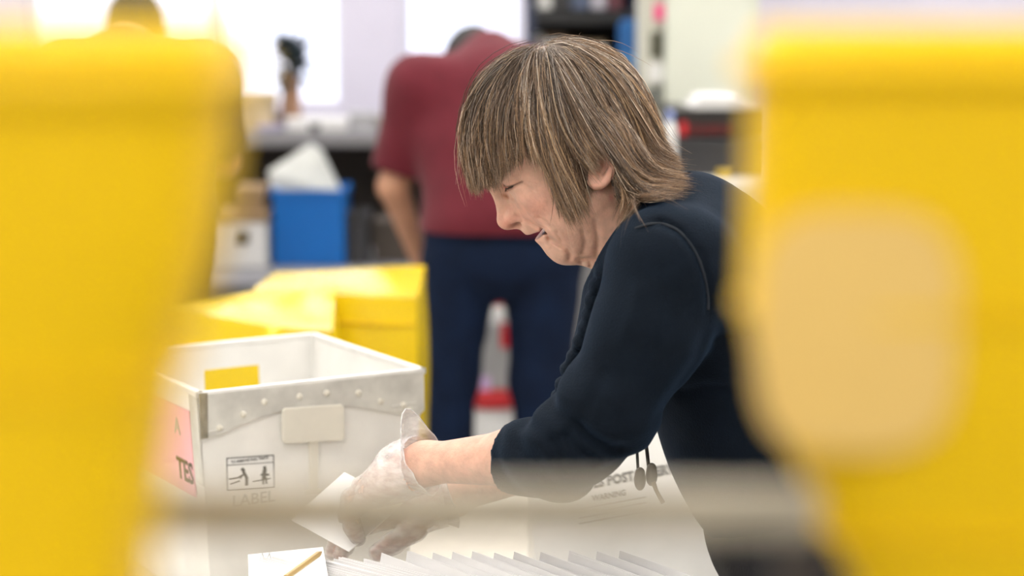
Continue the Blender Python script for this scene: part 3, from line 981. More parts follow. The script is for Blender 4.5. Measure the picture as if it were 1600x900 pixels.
# ================================================================== WORK TABLE, TUBS, ENVELOPES
M_tub = mat('white_corrugated_plastic', (.82, .81, .785), .45, .10, 14, .05, 200)
M_rim = mat('white_rim', (.80, .79, .77), .4, .10, 40)
M_skirt = mat('scuffed_white_plastic', (.66, .65, .61), .5, .28, 22, .1, 60)
M_plate = mat('cream_plastic', (.74, .71, .63), .45, .08, 20)
M_clip = mat('tarnished_metal_clip', (.28, .25, .19), .5, .5, 60)
M_black = mat('black_print', (.03, .03, .03), .7, .1)
M_greyp = mat('grey_print', (.42, .42, .42), .7, .1)
M_pink = mat('pink_paper', (.88, .46, .54), .7, .06)
M_paper = mat('white_paper', (.80, .80, .80), .7, .04)
M_table = mat('beige_tabletop', (.62, .58, .50), .5, .12, 10)
M_steel = mat('grey_steel', (.30, .30, .31), .4, .1, metallic=.6)
TZ = .726
tab = empty('work_table', (-.45, 2.5, 0), 0, 'long beige work table the woman leans over', 'table')
MB().box((-1.5, 1.90, TZ-.03), (.17, 3.05, TZ)).build('tabletop', M_table, tab, .004)
MB().box((-1.42, 1.98, TZ-.10), (.09, 2.0, TZ-.03)).build('apron', M_steel, tab)
for x in (-1.40, .05):
    for y in (2.02, 2.95):
        MB().box((x-.02, y-.02, 0), (x+.02, y+.02, TZ-.03)).build('leg', M_steel, tab)

def tub(name, p0, ux, L, Wd, H_, label, hole=True):
    """open corrugated mail tub. p0: outer near-left top corner (world), ux: unit direction of near face, L x Wd outer"""
    ux = np.array([ux[0], ux[1], 0.0]); ux /= np.linalg.norm(ux)
    uy = np.array([-ux[1], ux[0], 0.0]); uz = np.array([0, 0, 1.0])
    t = .005; tp = .018                      # wall thickness, taper at the bottom
    zr = p0[2]
    o = p0.copy(); o[2] = zr - H_
    e = empty(name, o + ux*L/2 + uy*Wd/2, 0, label, 'mail tub')
    def wall(nm, a, b, inn, holes=None, m=M_tub):
        """a, b: top outer corners; inn: inward unit; wall leans inwards at the bottom"""
        a = np.array(a); b = np.array(b)
        d = (b-a); ln = np.linalg.norm(d); d = d/ln
        up = uz*H_ - inn*tp
        upn = up/np.linalg.norm(up)
        Hn = np.linalg.norm(up)
        A0 = a - up
        mb = MB()
        def quad(x0, x1, z0, z1):
            # shrink the lower corners sideways with the taper
            pts = []
            for (x, z) in ((x0, z0), (x1, z0), (x1, z1), (x0, z1)):
                k = tp*(1-z/Hn)
                xx = x + (k if x <= 1e-6 else (-k if x >= ln-1e-6 else 0))
                pts.append(A0 + d*xx + upn*z)
            n = np.cross(d, upn); n = n/np.linalg.norm(n)
            if n @ inn < 0: n = -n
            v = pts + [p+n*t for p in pts]
            mb.add(v, [(0,1,2,3),(7,6,5,4),(0,4,5,1),(1,5,6,2),(2,6,7,3),(3,7,4,0)])
        if holes:
            x0, x1, z0, z1 = holes
            quad(0, x0, 0, Hn); quad(x1, ln, 0, Hn); quad(x0, x1, 0, z0); quad(x0, x1, z1, Hn)
        else:
            quad(0, ln, 0, Hn)
        return mb.build(nm, m, e), A0, d, upn
    c00 = p0; c10 = p0 + ux*L; c11 = c10 + uy*Wd; c01 = p0 + uy*Wd
    near = wall('near_wall', c00, c10, uy)
    hl = None
    if hole:
        q = []
        for (u, v) in ((316, 607), (403, 568)):
            r0 = np.array([0, 0, CAM_Z]); rd = W(u, v, 2.8)-r0
            tt = ((c01-r0) @ uy)/(rd @ uy); w_ = r0 + rd*tt - c01
            q.append((w_ @ ux, w_[2] + H_))
        hl = (q[0][0], q[1][0], q[0][1]-.02, q[1][1])
    wall('far_wall', c01, c11, -uy, hl)
    left = wall('side_wall', c00, c01, ux)
    wall('side_wall', c10, c11, -ux)
    # bottom
    bo = [c00 + (ux+uy)*(tp+t), c10 + (-ux+uy)*(tp+t), c11 + (-ux-uy)*(tp+t), c01 + (ux-uy)*(tp+t)]
    mb = MB(); vs = [q - uz*H_ + uz*.001 for q in bo]; mb.add(vs + [q+uz*.005 for q in vs], [(3,2,1,0),(4,5,6,7),(0,1,5,4),(1,2,6,5),(2,3,7,6),(3,0,4,7)])
    mb.build('base', M_tub, e)
    # rim: folded white edge
    rm = MB()
    for a, b, inn in ((c00, c10, uy), (c10, c11, -ux), (c11, c01, -uy), (c01, c00, ux)):
        d = (b-a)/np.linalg.norm(b-a); ln = np.linalg.norm(b-a)
        n = np.cross(d, uz)
        rm.prism([(-.0025, -.006), (ln+.0025, -.006), (ln+.0025, .002), (-.0025, .002)], a - inn*.0025, d, uz, .009 if (n @ inn) > 0 else -.009)
    rm.build('rim', M_rim, e, .0015)
    return e, near, left, (ux, uy, uz)
zr = 1.016
c0 = WZ(311, 615, zr); c1 = WZ(662, 577, zr); c2 = WZ(512, 519, zr)
uxx = (c1-c0)/np.linalg.norm(c1-c0)
perp = np.array([-uxx[1], uxx[0], 0]); wd = abs((c2-c1) @ perp)
TL = np.linalg.norm(c1-c0); 
t1, near, left, (ux, uy, uz) = tub('mail_tub', c0, uxx, TL, wd, zr-TZ, 'white plastic mail tub with pink placard and lifting pictogram, left of the woman')
_, A0, d, up = near
nrm = np.cross(d, up); nrm /= np.linalg.norm(nrm)
if nrm @ uy > 0: nrm = -nrm
Hn = np.linalg.norm(uz*(zr-TZ) - uy*.018)
A1 = A0 + nrm*.0005
def NF(u, v):
    """photo position -> (along, up) on the near wall plane"""
    r0 = np.array([0, 0, CAM_Z]); r1 = W(u, v, 2.5); rd = r1-r0
    tt = ((A1-r0) @ nrm)/(rd @ nrm); q = r0 + rd*tt - A1
    return (q @ d, q @ up)
def npoly(name, pts, m, off, th, bev=0.0):
    mb = MB(); mb.prism([NF(*p) for p in pts], A1 + nrm*off, d, up, th if np.cross(d, up) @ nrm > 0 else -th)
    return mb.build(name, m, t1, bev)
npoly('reinforcing_skirt', [(312, 616), (661, 579), (662, 640), (652, 650), (630, 649), (585, 640), (545, 634), (440, 641), (405, 652), (365, 668), (345, 680), (318, 684), (313, 674)], M_skirt, .0, .003, .001)
npoly('label_holder', [(438, 640), (442, 636), (530, 630), (534, 634), (535, 681), (530, 686), (442, 691), (438, 687)], M_plate, .003, .005, .0015)
npoly('label_holder_stem', [(481, 688), (496, 687), (495, 765), (483, 768)], M_plate, .0, .004, .001)
npoly('crossbar', [(476, 766), (500, 764), (500, 771), (476, 773)], M_plate, .0, .004, .001)
for (u, v) in ((341, 667), (378, 646), (411, 627), (466, 618), (508, 613), (558, 613), (593, 626), (628, 632), (638, 640)):
    a, b = NF(u, v); c = A1 + d*a + up*b
    mb = MB(); mb.tube([c + nrm*.001, c + nrm*.0055, c + nrm*.0065], [.0042, .004, .0028], 12); mb.build('rivet', M_plate, t1, smooth=True)
for (u0, v0, u1, v1) in ((316, 676, 350, 668), (318, 681, 356, 672), (610, 634, 648, 628), (614, 641, 650, 637)):
    a = NF(u0, v0); b = NF(u1, v1)
    MB().tube([A1 + d*a[0] + up*a[1] + nrm*.0032, A1 + d*b[0] + up*b[1] + nrm*.0032], .0011, 6).build('rib', M_skirt, t1)
npoly('corner_clip', [(309, 614), (322, 613), (323, 683), (312, 685)], M_clip, .0032, .0016)
# lifting pictogram
def stroke(pts, w, m, name, off=.0007, close=False):
    mb = MB(); q = [NF(*p) for p in pts]
    if close: q = q + [q[0]]
    for i in range(len(q)-1):
        a = np.array(q[i]); b = np.array(q[i+1]); dd = b-a; ln = np.linalg.norm(dd); dd /= ln; nn = np.array([-dd[1], dd[0]])*w/2
        mb.prism([a-nn-dd*w*.3, b-nn+dd*w*.3, b+nn+dd*w*.3, a+nn-dd*w*.3], A1 + nrm*off, d, up, .0003 if np.cross(d, up) @ nrm > 0 else -.0003)
    return mb
st = npoly('pictogram_sticker', [(354, 716), (427, 711), (428, 762), (355, 767)], M_paper, .0, .0004)
mb = stroke([(354, 716), (427, 711), (428, 762), (355, 767)], .0010, M_black, '', close=True)
for q in (stroke([(355, 727), (427, 722)], .0008, M_black, ''),
          stroke([(360, 757), (374, 752)], .0016, M_black, ''), stroke([(358, 749), (371, 747), (379, 742)], .0018, M_black, ''), stroke([(380, 737), (385, 747), (385, 758)], .0040, M_black, ''),
          stroke([(378, 733), (380.5, 735.5)], .0042, M_black, ''), stroke([(381, 740), (375, 748)], .0018, M_black, ''),
          stroke([(413, 730), (413.5, 733)], .0042, M_black, ''), stroke([(413, 736), (412, 747)], .0055, M_black, ''), stroke([(408, 742), (419, 742)], .0030, M_black, ''), stroke([(411, 747), (411, 757)], .0022, M_black, ''),
          stroke([(415, 747), (416, 756)], .0022, M_black, ''), stroke([(395, 753), (422, 748)], .0012, M_black, '')):
    mb.add(q.v, q.f)
mb.build('printed_figures', M_black, st)
def ntext(name, s, u, v, size, m, bold=0, par=None, off=.0008):
    a, b = NF(u, v)
    dd = d if np.cross(d, up) @ nrm > 0 else d
    return text_mesh(name, s, size, A1 + nrm*off + d*a + up*b, d, up, m, par or t1, bold, .0002)
ntext('printed_heading', 'TO REMOVE FULL TRAYS', 360.5, 724, .0046, M_black, .00004, st)
ntext('embossed_lettering', 'LABEL', 362, 794, .022, M_greyp, .0002)
# pink placard on the left side wall
_, B0, bd, bup = left
bn = np.cross(bd, bup); bn /= np.linalg.norm(bn)
if bn @ ux > 0: bn = -bn
mb = MB(); mb.prism([(.035, .148), (wd*.93, .148), (wd*.93, .262), (.035, .262)], B0 + bn*.001, bd, bup, .0012 if np.cross(bd, bup) @ bn > 0 else -.0012)
pk = mb.build('pink_placard', M_pink, t1)
tx = -bd
text_mesh('placard_lettering', 'TES', .040, B0 + bn*.0028 + bd*.092 + bup*.165, tx*.9, bup, M_black, pk, .0008, .0003)
text_mesh('placard_lettering', 'A', .030, B0 + bn*.0028 + bd*.09 + bup*.225, tx, bup, M_greyp, pk, .0004, .0003)
mb = MB(); mb.prism([(.004, .17), (.03, .17), (.03, .285), (.004, .285)], B0 + bn*.001, bd, bup, .002 if np.cross(bd, bup) @ bn > 0 else -.002)
mb.build('corner_strap', M_skirt, t1)

# sloped white mail box with the postal lettering, beyond her arm
a0 = WZ(835, 800, .85); a0[2] = TZ
ux2 = np.array([math.cos(.04), math.sin(.04), 0]); pe2 = np.array([-ux2[1], ux2[0], 0])
slope_y, slope_h, BL = .16, .20, .27
bx_ = empty('mail_box', a0 + ux2*BL/2 + pe2*.15, 0, 'white sloped-front mail box with grey postal lettering under the woman\'s chest', 'mail box')
ctr = a0 + pe2*.0
cs = [(0, 0), (0, .03), (slope_y, slope_h), (slope_y+.03, slope_h), (slope_y+.03, 0)]
mb = MB(); mb.prism(cs, ctr, pe2, uz, .0001)
mb = MB()
k = len(cs)
vs = [ctr + pe2*a + uz*b for a, b in cs] + [ctr + ux2*BL + pe2*a + uz*b for a, b in cs]
mb.add(vs, [tuple(range(k)), tuple(range(2*k-1, k-1, -1))] + [(i, (i+1) % k, k+(i+1) % k, k+i) for i in range(k)])
mb.build('body', M_tub, bx_, .003)
sl = pe2*slope_y + uz*(slope_h-.03); SLn = np.linalg.norm(sl); sl = sl/SLn
nb = np.cross(ux2, sl); nb /= np.linalg.norm(nb)
A0b = ctr + uz*.03
def NF2(u, v):
    r0 = np.array([0, 0, CAM_Z]); rd = W(u, v, 2.5)-r0
    tt = ((A0b-r0) @ nb)/(rd @ nb); q = r0 + rd*tt - A0b
    return q @ ux2, q @ sl
def t2text(name, s_, u, v, size, m, bold):
    a, b = NF2(u, v); a2, b2 = NF2(u+100, v-19.5)
    ax_ = np.array([a2-a, b2-b]); ax_ /= np.linalg.norm(ax_)
    ex = ux2*ax_[0] + sl*ax_[1]; ey = -ux2*ax_[1] + sl*ax_[0]
    return text_mesh(name, s_, size, A0b + nb*.0008 + ux2*a + sl*b, ex*.76, ey + ex*.12, m, bx_, bold, .0003)
t2text('postal_lettering', 'STATES POSTAL SERVICE', 886, 772, .0205, mat('dark_grey_print', (.17, .17, .17), .7, .1), .0008)
t2text('warning_lettering', 'WARNING', 926, 786, .0125, MATS['dark_grey_print'], .0003)
for i in range(3):
    a, b = NF2(905, 800+i*9); a2, b2 = NF2(1010, 780+i*9)
    w_ = np.array([a2-a, b2-b]); n_ = np.array([-w_[1], w_[0]]); n_ = n_/np.linalg.norm(n_)*.0022
    mb = MB(); mb.prism([(a, b), (a2, b2), (a2+n_[0], b2+n_[1]), (a+n_[0], b+n_[1])], A0b + nb*.0006, ux2, sl, .0003)
    mb.build('small_print', M_greyp, bx_)

# letter tray with standing envelopes, nearest the camera
M_env = mat('envelope_paper', (.80, .79, .80), .7, .05, 30)
M_ink = mat('grey_ink', (.36, .36, .40), .7, .1)
TX0, TX1, TY0, TY1 = -.315, .245, 2.00, 2.205
tray = empty('letter_tray', ((TX0+TX1)/2, (TY0+TY1)/2, TZ), 0, 'long white letter tray packed with upright envelopes in front of the woman', 'tray')
MB().box((TX0, TY0, TZ), (TX1, TY1, TZ+.004)).build('base', M_tub, tray)
MB().box((TX0, TY0, TZ+.004), (TX1, TY0+.005, TZ+.085)).build('side_panel', M_tub, tray, .001)
MB().box((TX0, TY1-.005, TZ+.004), (TX1, TY1, TZ+.085)).build('side_panel', M_tub, tray, .001)
MB().box((TX0, TY0+.005, TZ+.004), (TX0+.005, TY1-.005, TZ+.085)).build('end_panel', M_tub, tray, .001)
MB().box((TX1-.005, TY0+.005, TZ+.004), (TX1, TY1-.005, TZ+.085)).build('end_panel', M_tub, tray, .001)
EW, EH, ET = .175, .148, .0009
em = MB(); em.prism([(-EW/2, 0), (EW/2, 0), (EW/2, EH), (-EW/2, EH)], (0, 0, 0), (1, 0, 0), (0, 0, 1), ET)
tmp = em.build('tmp_env', M_env); env_me = tmp.data; bpy.data.objects.remove(tmp)
fm = MB(); fm.prism([(-EW/2, EH*.55), (0, EH*.50), (EW/2, EH*.55), (EW/2, EH), (-EW/2, EH)], (0, ET, 0), (1, 0, 0), (0, 0, 1), .0003)
im = MB()
rr_ = random.Random(4)
for row, (z, x0, x1) in enumerate(((EH*.84, -.075, -.03), (EH*.79, -.075, -.02), (EH*.62, -.02, .05), (EH*.54, -.02, .06), (EH*.46, -.02, .035))):
    x = x0
    while x < x1:
        w_ = rr_.uniform(.004, .011)
        im.prism([(x, z), (x+w_, z), (x+w_, z+.0018), (x, z+.0018)], (0, -ET-.0002, 0), (1, 0, 0), (0, 0, 1), .0002)
        x += w_ + .002
tmp = im.build('tmp_ink', M_ink); ink_me = tmp.data; bpy.data.objects.remove(tmp)
er = random.Random(21)
n_env = 0
def envelope(x, y, z, yaw, lean, roll):
    global n_env
    o = bpy.data.objects.new('envelope', env_me); COL.objects.link(o)
    o.location = (x, y, z); o.rotation_euler = (lean, roll, yaw)
    tag(o, 'white addressed envelope standing on edge, packed in the long letter tray', 'envelope', 'envelopes standing in the letter tray')
    i = bpy.data.objects.new('printed_address', ink_me); COL.objects.link(i); i.parent = o; i['kind'] = 'stuff'
    n_env += 1
YAW = math.radians(-40)
cx = TX0 + .085
while cx < TX1 - .078:
    t = (cx-TX0)/(TX1-TX0)
    step = .0024 if t < .42 else .0036
    ph = (cx*38 + .25*math.sin(cx*31)) % 1.0
    lift = .011*(1-ph) if t > .38 else er.uniform(0, .008)
    envelope(cx, 2.103 + er.uniform(-.004, .004), TZ - .002 + lift*.8 + .0065*0 + er.uniform(0, .003), YAW + er.uniform(-.008, .008), -.10 + er.uniform(-.008, .008),
             (.02 + .10*(1-ph)) if t > .38 else er.uniform(-.015, .03))
    cx += step

# paper she holds, loose envelope and pencil at the left end of the tray
hp_ = MB(); q0 = W(470, 800, 2.27); q1 = W(545, 735, 2.30); q2 = W(560, 830, 2.24); 
hp_.prism([(0, 0), (1, 0), (1, 1), (0, 1)], W(455, 812, 2.29), W(538, 738, 2.32)-W(455, 812, 2.29), W(545, 862, 2.22)-W(455, 812, 2.29), .0012)
pe = empty('envelope', W(500, 800, 2.27), 0, 'blank white envelope held in the woman\'s left gloved hand', 'envelope')
hp_.build('paper', M_paper, pe)
le = empty('envelope', W(440, 880, 2.17), 0, 'loose white envelope with handwriting beside the pencil at the tray end', 'envelope')
mb = MB(); z0 = .885
A_, B_, C_ = WZ(388, 868, z0-.02), WZ(505, 856, z0), WZ(392, 985, z0-.02)
mb.prism([(0, 0), (1, 0), (1, 1), (0, 1)], A_, B_-A_, C_-A_, -.0012); mb.build('paper', M_paper, le)
wr_ = MB()
for k in range(3):
    a = WZ(404+k*11, 884, z0-.018); b = WZ(410+k*11, 868, z0-.015); c = WZ(416+k*10, 886, z0-.017)
    wr_.tube([a+uz*.003, b+uz*.003, c+uz*.003], .0007, 5)
wr_.build('handwriting', M_greyp, le)
pn = empty('pencil', W(475, 885, 2.12), 0, 'yellow-brown wooden pencil lying across the tray end', 'pencil')
pa, pb_ = WZ(446, 903, .905), WZ(503, 862, .900)
dd = (pb_-pa)/np.linalg.norm(pb_-pa)
MB().tube([pa, pb_-dd*.012], .0034, 6).build('barrel', mat('pencil_paint', (.52, .36, .14), .4, .1), pn)
MB().tube([pb_-dd*.012, pb_], [.0034, .0005], 6).build('tip', mat('bare_wood', (.55, .38, .22), .6, .1), pn)
# ================================================================== MAN IN MAROON SHIRT (seen from behind, bending forward)
M_maroon = mat('maroon_cotton', (.115, .012, .022), .85, .15, 20, .3, 200, sheen=.1, spec=.2)
M_jeans = mat('blue_denim', (.0035, .0115, .038), .85, .35, 14, .3, 300, spec=.2)
M_skin2 = mat('tan_skin', (.52, .27, .17), .5, .1, 40, .1, 100, sss=.1)
M_hair2 = mat('dark_hair', (.012, .010, .009), .7, .3, 90, .5, 200)
M_shoe = mat('dark_leather', (.02, .016, .013), .5, .2)
def back_person(name, MY, uc, vw, label, shirt_m, trouser_m, hang_left=True, lean=.16, shoulder_v=105, top_v=62, hw=.20, headpos=None, sw_=128):
    """standing figure facing away from the camera; uc: photo x of the spine, vw: photo y of the waist"""
    wst = W(uc, vw, MY); k = FPX/MY
    e = empty(name, (wst[0], MY, 0), 0, label, 'person')
    def Q(u, v, dy=0.0): return W(u, v, MY+dy)
    sL, sR = Q(uc-sw_, shoulder_v+32, lean*.8), Q(uc+sw_, shoulder_v+32, lean*.8)
    neck = Q(uc-20, top_v+28, lean*1.15)
    hd = Q(*(headpos or (uc-46, top_v+44)), lean*1.15+.14)
    pel = wst + np.array([0, 0, -.09])
    axis = np.array([[1, 0, 0], [0, 1, 0], [0, 0, 1.0]])
    elL, haL = Q(uc-170, 292, lean*.8), Q(uc-132, 396, lean+.05)
    elR, haR = np.array([sR[0]+.03, sR[1]+.12, sR[2]-.24]), np.array([sR[0]-.14, sR[1]+.32, sR[2]-.30])
    if not hang_left:
        elL = np.array([sL[0]-.03, sL[1]+.12, sL[2]-.24]); haL = np.array([sL[0]+.14, sL[1]+.32, sL[2]-.30])
    body = [C(wst, (sL+sR)/2, .10, .12, .06), C(sL, sR, .07, .07, .05), C((sL+sR)/2, neck, .08, .055, .05), C(neck, hd, .055, .06, .03),
            E(hd, (.078, .098, .108), None, .02), E(pel, (.15, .10, .09), None, .04)]
    for s_, el, ha in ((sL, elL, haL), (sR, elR, haR)):
        body += [C(s_, el, .050, .042, .03), C(el, ha, .041, .028, .02)]
        fd = (ha-el)/np.linalg.norm(ha-el)
        pc = ha + fd*.05
        body += [E(pc, (.026, .042, .050), None, .02)]
        for j, o in enumerate((-.026, -.009, .009, .026)):
            b = ha + fd*.085 + np.array([0, o, 0])
            body += chain([b-fd*.02, b+fd*.03, b+fd*.055+np.array([.012, 0, 0])], [.0095, .009, .0075], .005)
        body += chain([ha+fd*.03+np.array([0, .03, 0]), ha+fd*.06+np.array([0, .055, 0]), ha+fd*.085+np.array([0, .058, 0])], [.012, .011, .009], .006)
    hips = []
    jl = [E(pel + np.array([0, 0, .005]), (hw+.005, .145, .12), None, .03), C(wst+np.array([-.09, 0, .0]), wst+np.array([.09, 0, 0]), .118, .118, .05)]
    for s_ in (-1, 1):
        hip = pel + np.array([s_*(hw-.088), 0, -.02]); knee = np.array([wst[0]+(s_*.122-.022), MY+.02, .50]); ank = np.array([wst[0]+(s_*.135-.022), MY, .09])
        body += [C(hip+np.array([0, 0, -.05]), knee, .075, .055, .02), C(knee, ank, .05, .038, .03)]
        jl += [C(hip, knee, .104, .080, .02), C(knee, ank, .078, .066, .03)]
    v, f = Field(body, .008, .03).mesh(); mesh_np('body', to_local(e, v), f, M_skin2, e)
    fj = Field(jl, .010, .03, lo=np.array([-9, -9, .05])); fj.d += (fbm(fj.pts(), 22, 3, 2)*.006).astype(np.float32)
    v, f = fj.mesh(); mesh_np('trousers', to_local(e, v), f, trouser_m, e)
    # shirt
    sh = [C(wst+np.array([-.09, 0, -.05]), wst+np.array([.09, 0, -.05]), .133, .133, .05), C(wst + np.array([0, 0, .01]), (sL+sR)/2 + np.array([0, 0, -.05]), .155, .165, .08),
          C(wst+np.array([-.075, 0, .0]), sL + np.array([.05, 0, -.04]), .112, .10, .06), C(wst+np.array([.075, 0, .0]), sR + np.array([-.05, 0, -.04]), .112, .10, .06),
          C(sL, sR, .088, .088, .05), C((sL+sR)/2, neck, .11, .07, .06)]
    for s_, el in ((sL, elL), (sR, elR)):
        en = s_ + (el-s_)*.88
        sh += [C(s_, en, .085, .074, .04)]
    fsx = Field(sh, .009, .03, lo=np.array([-9, -9, wst[2]-.02]))
    px = fsx.pts()
    fsx.d += (fbm(px, 18, 8, 2)*.006).astype(np.float32)
    for s_, el in ((sL, elL), (sR, elR)):           # square sleeve hems
        ad = (el-s_)/np.linalg.norm(el-s_); en = s_ + (el-s_)*.86
        S, q = fsx.sl(en-.12, en+.12)
        if S is not None:
            pl_ = (q[0]-en[0])*ad[0] + (q[1]-en[1])*ad[1] + (q[2]-en[2])*ad[2]
            dist = np.sqrt((q[0]-en[0])**2 + (q[1]-en[1])**2 + (q[2]-en[2])**2)
            fsx.d[S] = np.where(dist < .115, np.maximum(fsx.d[S], pl_.astype(np.float32)), fsx.d[S])
    v, f = fsx.mesh(); mesh_np('shirt', to_local(e, v), f, shirt_m, e)
    MB().lathe([(.155, 0), (.165, .005), (.165, .03), (.155, .035)], wst + np.array([0, 0, -.035]), 40)
    hp_ = Field([E(hd + np.array([0, -.005, .012]), (.083, .102, .106), None, .02)], .005, .02, lo=np.array([-9, -9, hd[2]-.05]))
    hp_.d += (fbm(hp_.pts(), 150, 2, 3)*.003).astype(np.float32)
    v, f = hp_.mesh(); mesh_np('hair', to_local(e, v), f, M_hair2, e)
    for s_ in (-1, 1):
        ec_ = hd + np.array([s_*.080, 0, -.02])
        v, f = Field([E(ec_, (.008, .018, .030), None, .005), E(ec_ + np.array([s_*.006, -.006, .0]), (.005, .010, .024), None, .005)], .004, .01).mesh()
        mesh_np('ear', to_local(e, v), f, M_skin2, e)
        a = np.array([wst[0]+(s_*.135-.022), MY-.03, .05])
        v, f = Field([C(a, a+np.array([s_*.02, .20, -.008]), .045, .038, .03), C(a, a+np.array([0, 0, .05]), .045, .046, .02)], .008, .02, lo=np.array([-9, -9, 0])).mesh()
        mesh_np('shoe', to_local(e, v), f, M_shoe, e)
    return e
back_person('person', 5.2, 785, 348, 'man in maroon t-shirt and jeans bending forward with his back turned', M_maroon, M_jeans)
back_person('person', 5.55, 212, 330, 'person in a dark top standing at the window behind the yellow tote', mat('dark_brown_top', (.05, .038, .03), .85, .2, 20), mat('black_trousers', (.012, .012, .014), .85, .2),
            False, .12, 92, 58, .19, (212, 46), 108)

# ================================================================== YELLOW TOTES
M_yel = mat('yellow_plastic', (.80, .52, .0), .5, .06, 5, .04, 30, spec=.25)
M_yel2 = mat('yellow_vinyl', (.80, .57, .0), .24, .05, 5, .05, 14, spec=.6)
def yellow_box(name, o, L, Wd, Hh, rz, label, seed, sag=.02):
    """vinyl-covered tote with a sagging, rumpled top flap, seam and rim"""
    e = empty(name, o, rz, label, 'tote', 'yellow totes')
    NX, NY = 16, 12
    r = np.random.default_rng(seed); ph = r.uniform(0, 6, 8)
    vs = []; fs = []
    def add_grid(fn, nu, nv, flip=False):
        b = len(vs)
        for i in range(nu+1):
            for j in range(nv+1):
                vs.append(fn(i/nu, j/nv))
        for i in range(nu):
            for j in range(nv):
                q = (b+i*(nv+1)+j, b+(i+1)*(nv+1)+j, b+(i+1)*(nv+1)+j+1, b+i*(nv+1)+j+1)
                fs.append(q[::-1] if flip else q)
    def top(a, b):
        ed = min(a, 1-a, b, 1-b)*2
        z = Hh + sag*(math.sin(3.1*a+ph[0])*math.sin(2.6*b+ph[1])) - .004 + .006*math.sin(9*a+ph[2]+4*b)*min(1, ed*3)
        return (-L/2+L*a, -Wd/2+Wd*b, z)
    tpz = lambda a, b: top(a, b)[2]
    bulge = lambda a, h: .012*math.sin(math.pi*a)*math.sin(math.pi*h) + .003*math.sin(7*a+ph[3]+3*h)
    add_grid(top, NX, NY)
    add_grid(lambda a, h: (-L/2+L*a, -Wd/2-bulge(a, h), tpz(a, 0)*h), NX, 8)
    add_grid(lambda a, h: (-L/2+L*a, Wd/2+bulge(a, h), tpz(a, 1)*h), NX, 8, True)
    add_grid(lambda a, h: (-L/2-bulge(a, h), -Wd/2+Wd*a, tpz(0, a)*h), NY, 8, True)
    add_grid(lambda a, h: (L/2+bulge(a, h), -Wd/2+Wd*a, tpz(1, a)*h), NY, 8)
    add_grid(lambda a, b: (-L/2+L*a, -Wd/2+Wd*b, 0), NX, NY, True)
    mb = MB(); mb.add(vs, fs)
    o_ = mb.build('cover', M_yel2, e, 0, True, local=False)
    bm = bmesh.new(); bm.from_mesh(o_.data); bmesh.ops.remove_doubles(bm, verts=bm.verts, dist=.0005)
    bmesh.ops.recalc_face_normals(bm, faces=bm.faces)
    es = [x for x in bm.edges if len(x.link_faces) == 2 and x.calc_face_angle(0) > .7]
    bmesh.ops.bevel(bm, geom=es, offset=.012, segments=3, affect='EDGES', profile=.5, clamp_overlap=True)
    bm.to_mesh(o_.data); bm.free(); o_.data.polygons.foreach_set('use_smooth', np.ones(len(o_.data.polygons), bool))
    # seam under the flap and a strap handle on the front
    sm = MB(); pts = [(-L/2+L*a, -Wd/2-bulge(a, .86)-.0015, tpz(a, 0)*.86) for a in np.linspace(.02, .98, 17)]
    sm.tube(pts, .004, 6); sm.build('seam', M_yel, e, smooth=True, local=False)
    hd = MB(); hd.tube([(-.08, -Wd/2-.012, Hh*.62), (-.07, -Wd/2-.030, Hh*.55), (.07, -Wd/2-.030, Hh*.55), (.08, -Wd/2-.012, Hh*.62)], .008, 8)
    hd.build('handle', M_yel, e, smooth=True, local=False)
    return e
zt = .915; ZB = .50
lt = empty('side_table', (-.42, 4.0, 0), 0, 'low grey table under the two yellow totes', 'table')
MB().box((-.80, 3.48, ZB-.03), (-.17, 4.45, ZB)).build('tabletop', M_grey, lt, .004)
for x in (-.77, -.20):
    for y in (3.52, 4.41):
        MB().box((x-.02, y-.02, 0), (x+.02, y+.02, ZB-.03)).build('leg', M_steel, lt)
pR = W(575, 463, 3.95)
yellow_box('yellow_tote', (-.195-.165, 4.20, ZB), .335, .38, pR[2]-ZB, 0, 'taller glossy yellow tote standing next to the man\'s legs', 2, .008)
pL = W(385, 492, 3.66)
yellow_box('yellow_tote', (pL[0]-.02, 3.80, ZB), .34, .34, pL[2]-ZB, .06, 'lower yellow tote with rumpled top behind the white tub', 5, .022)

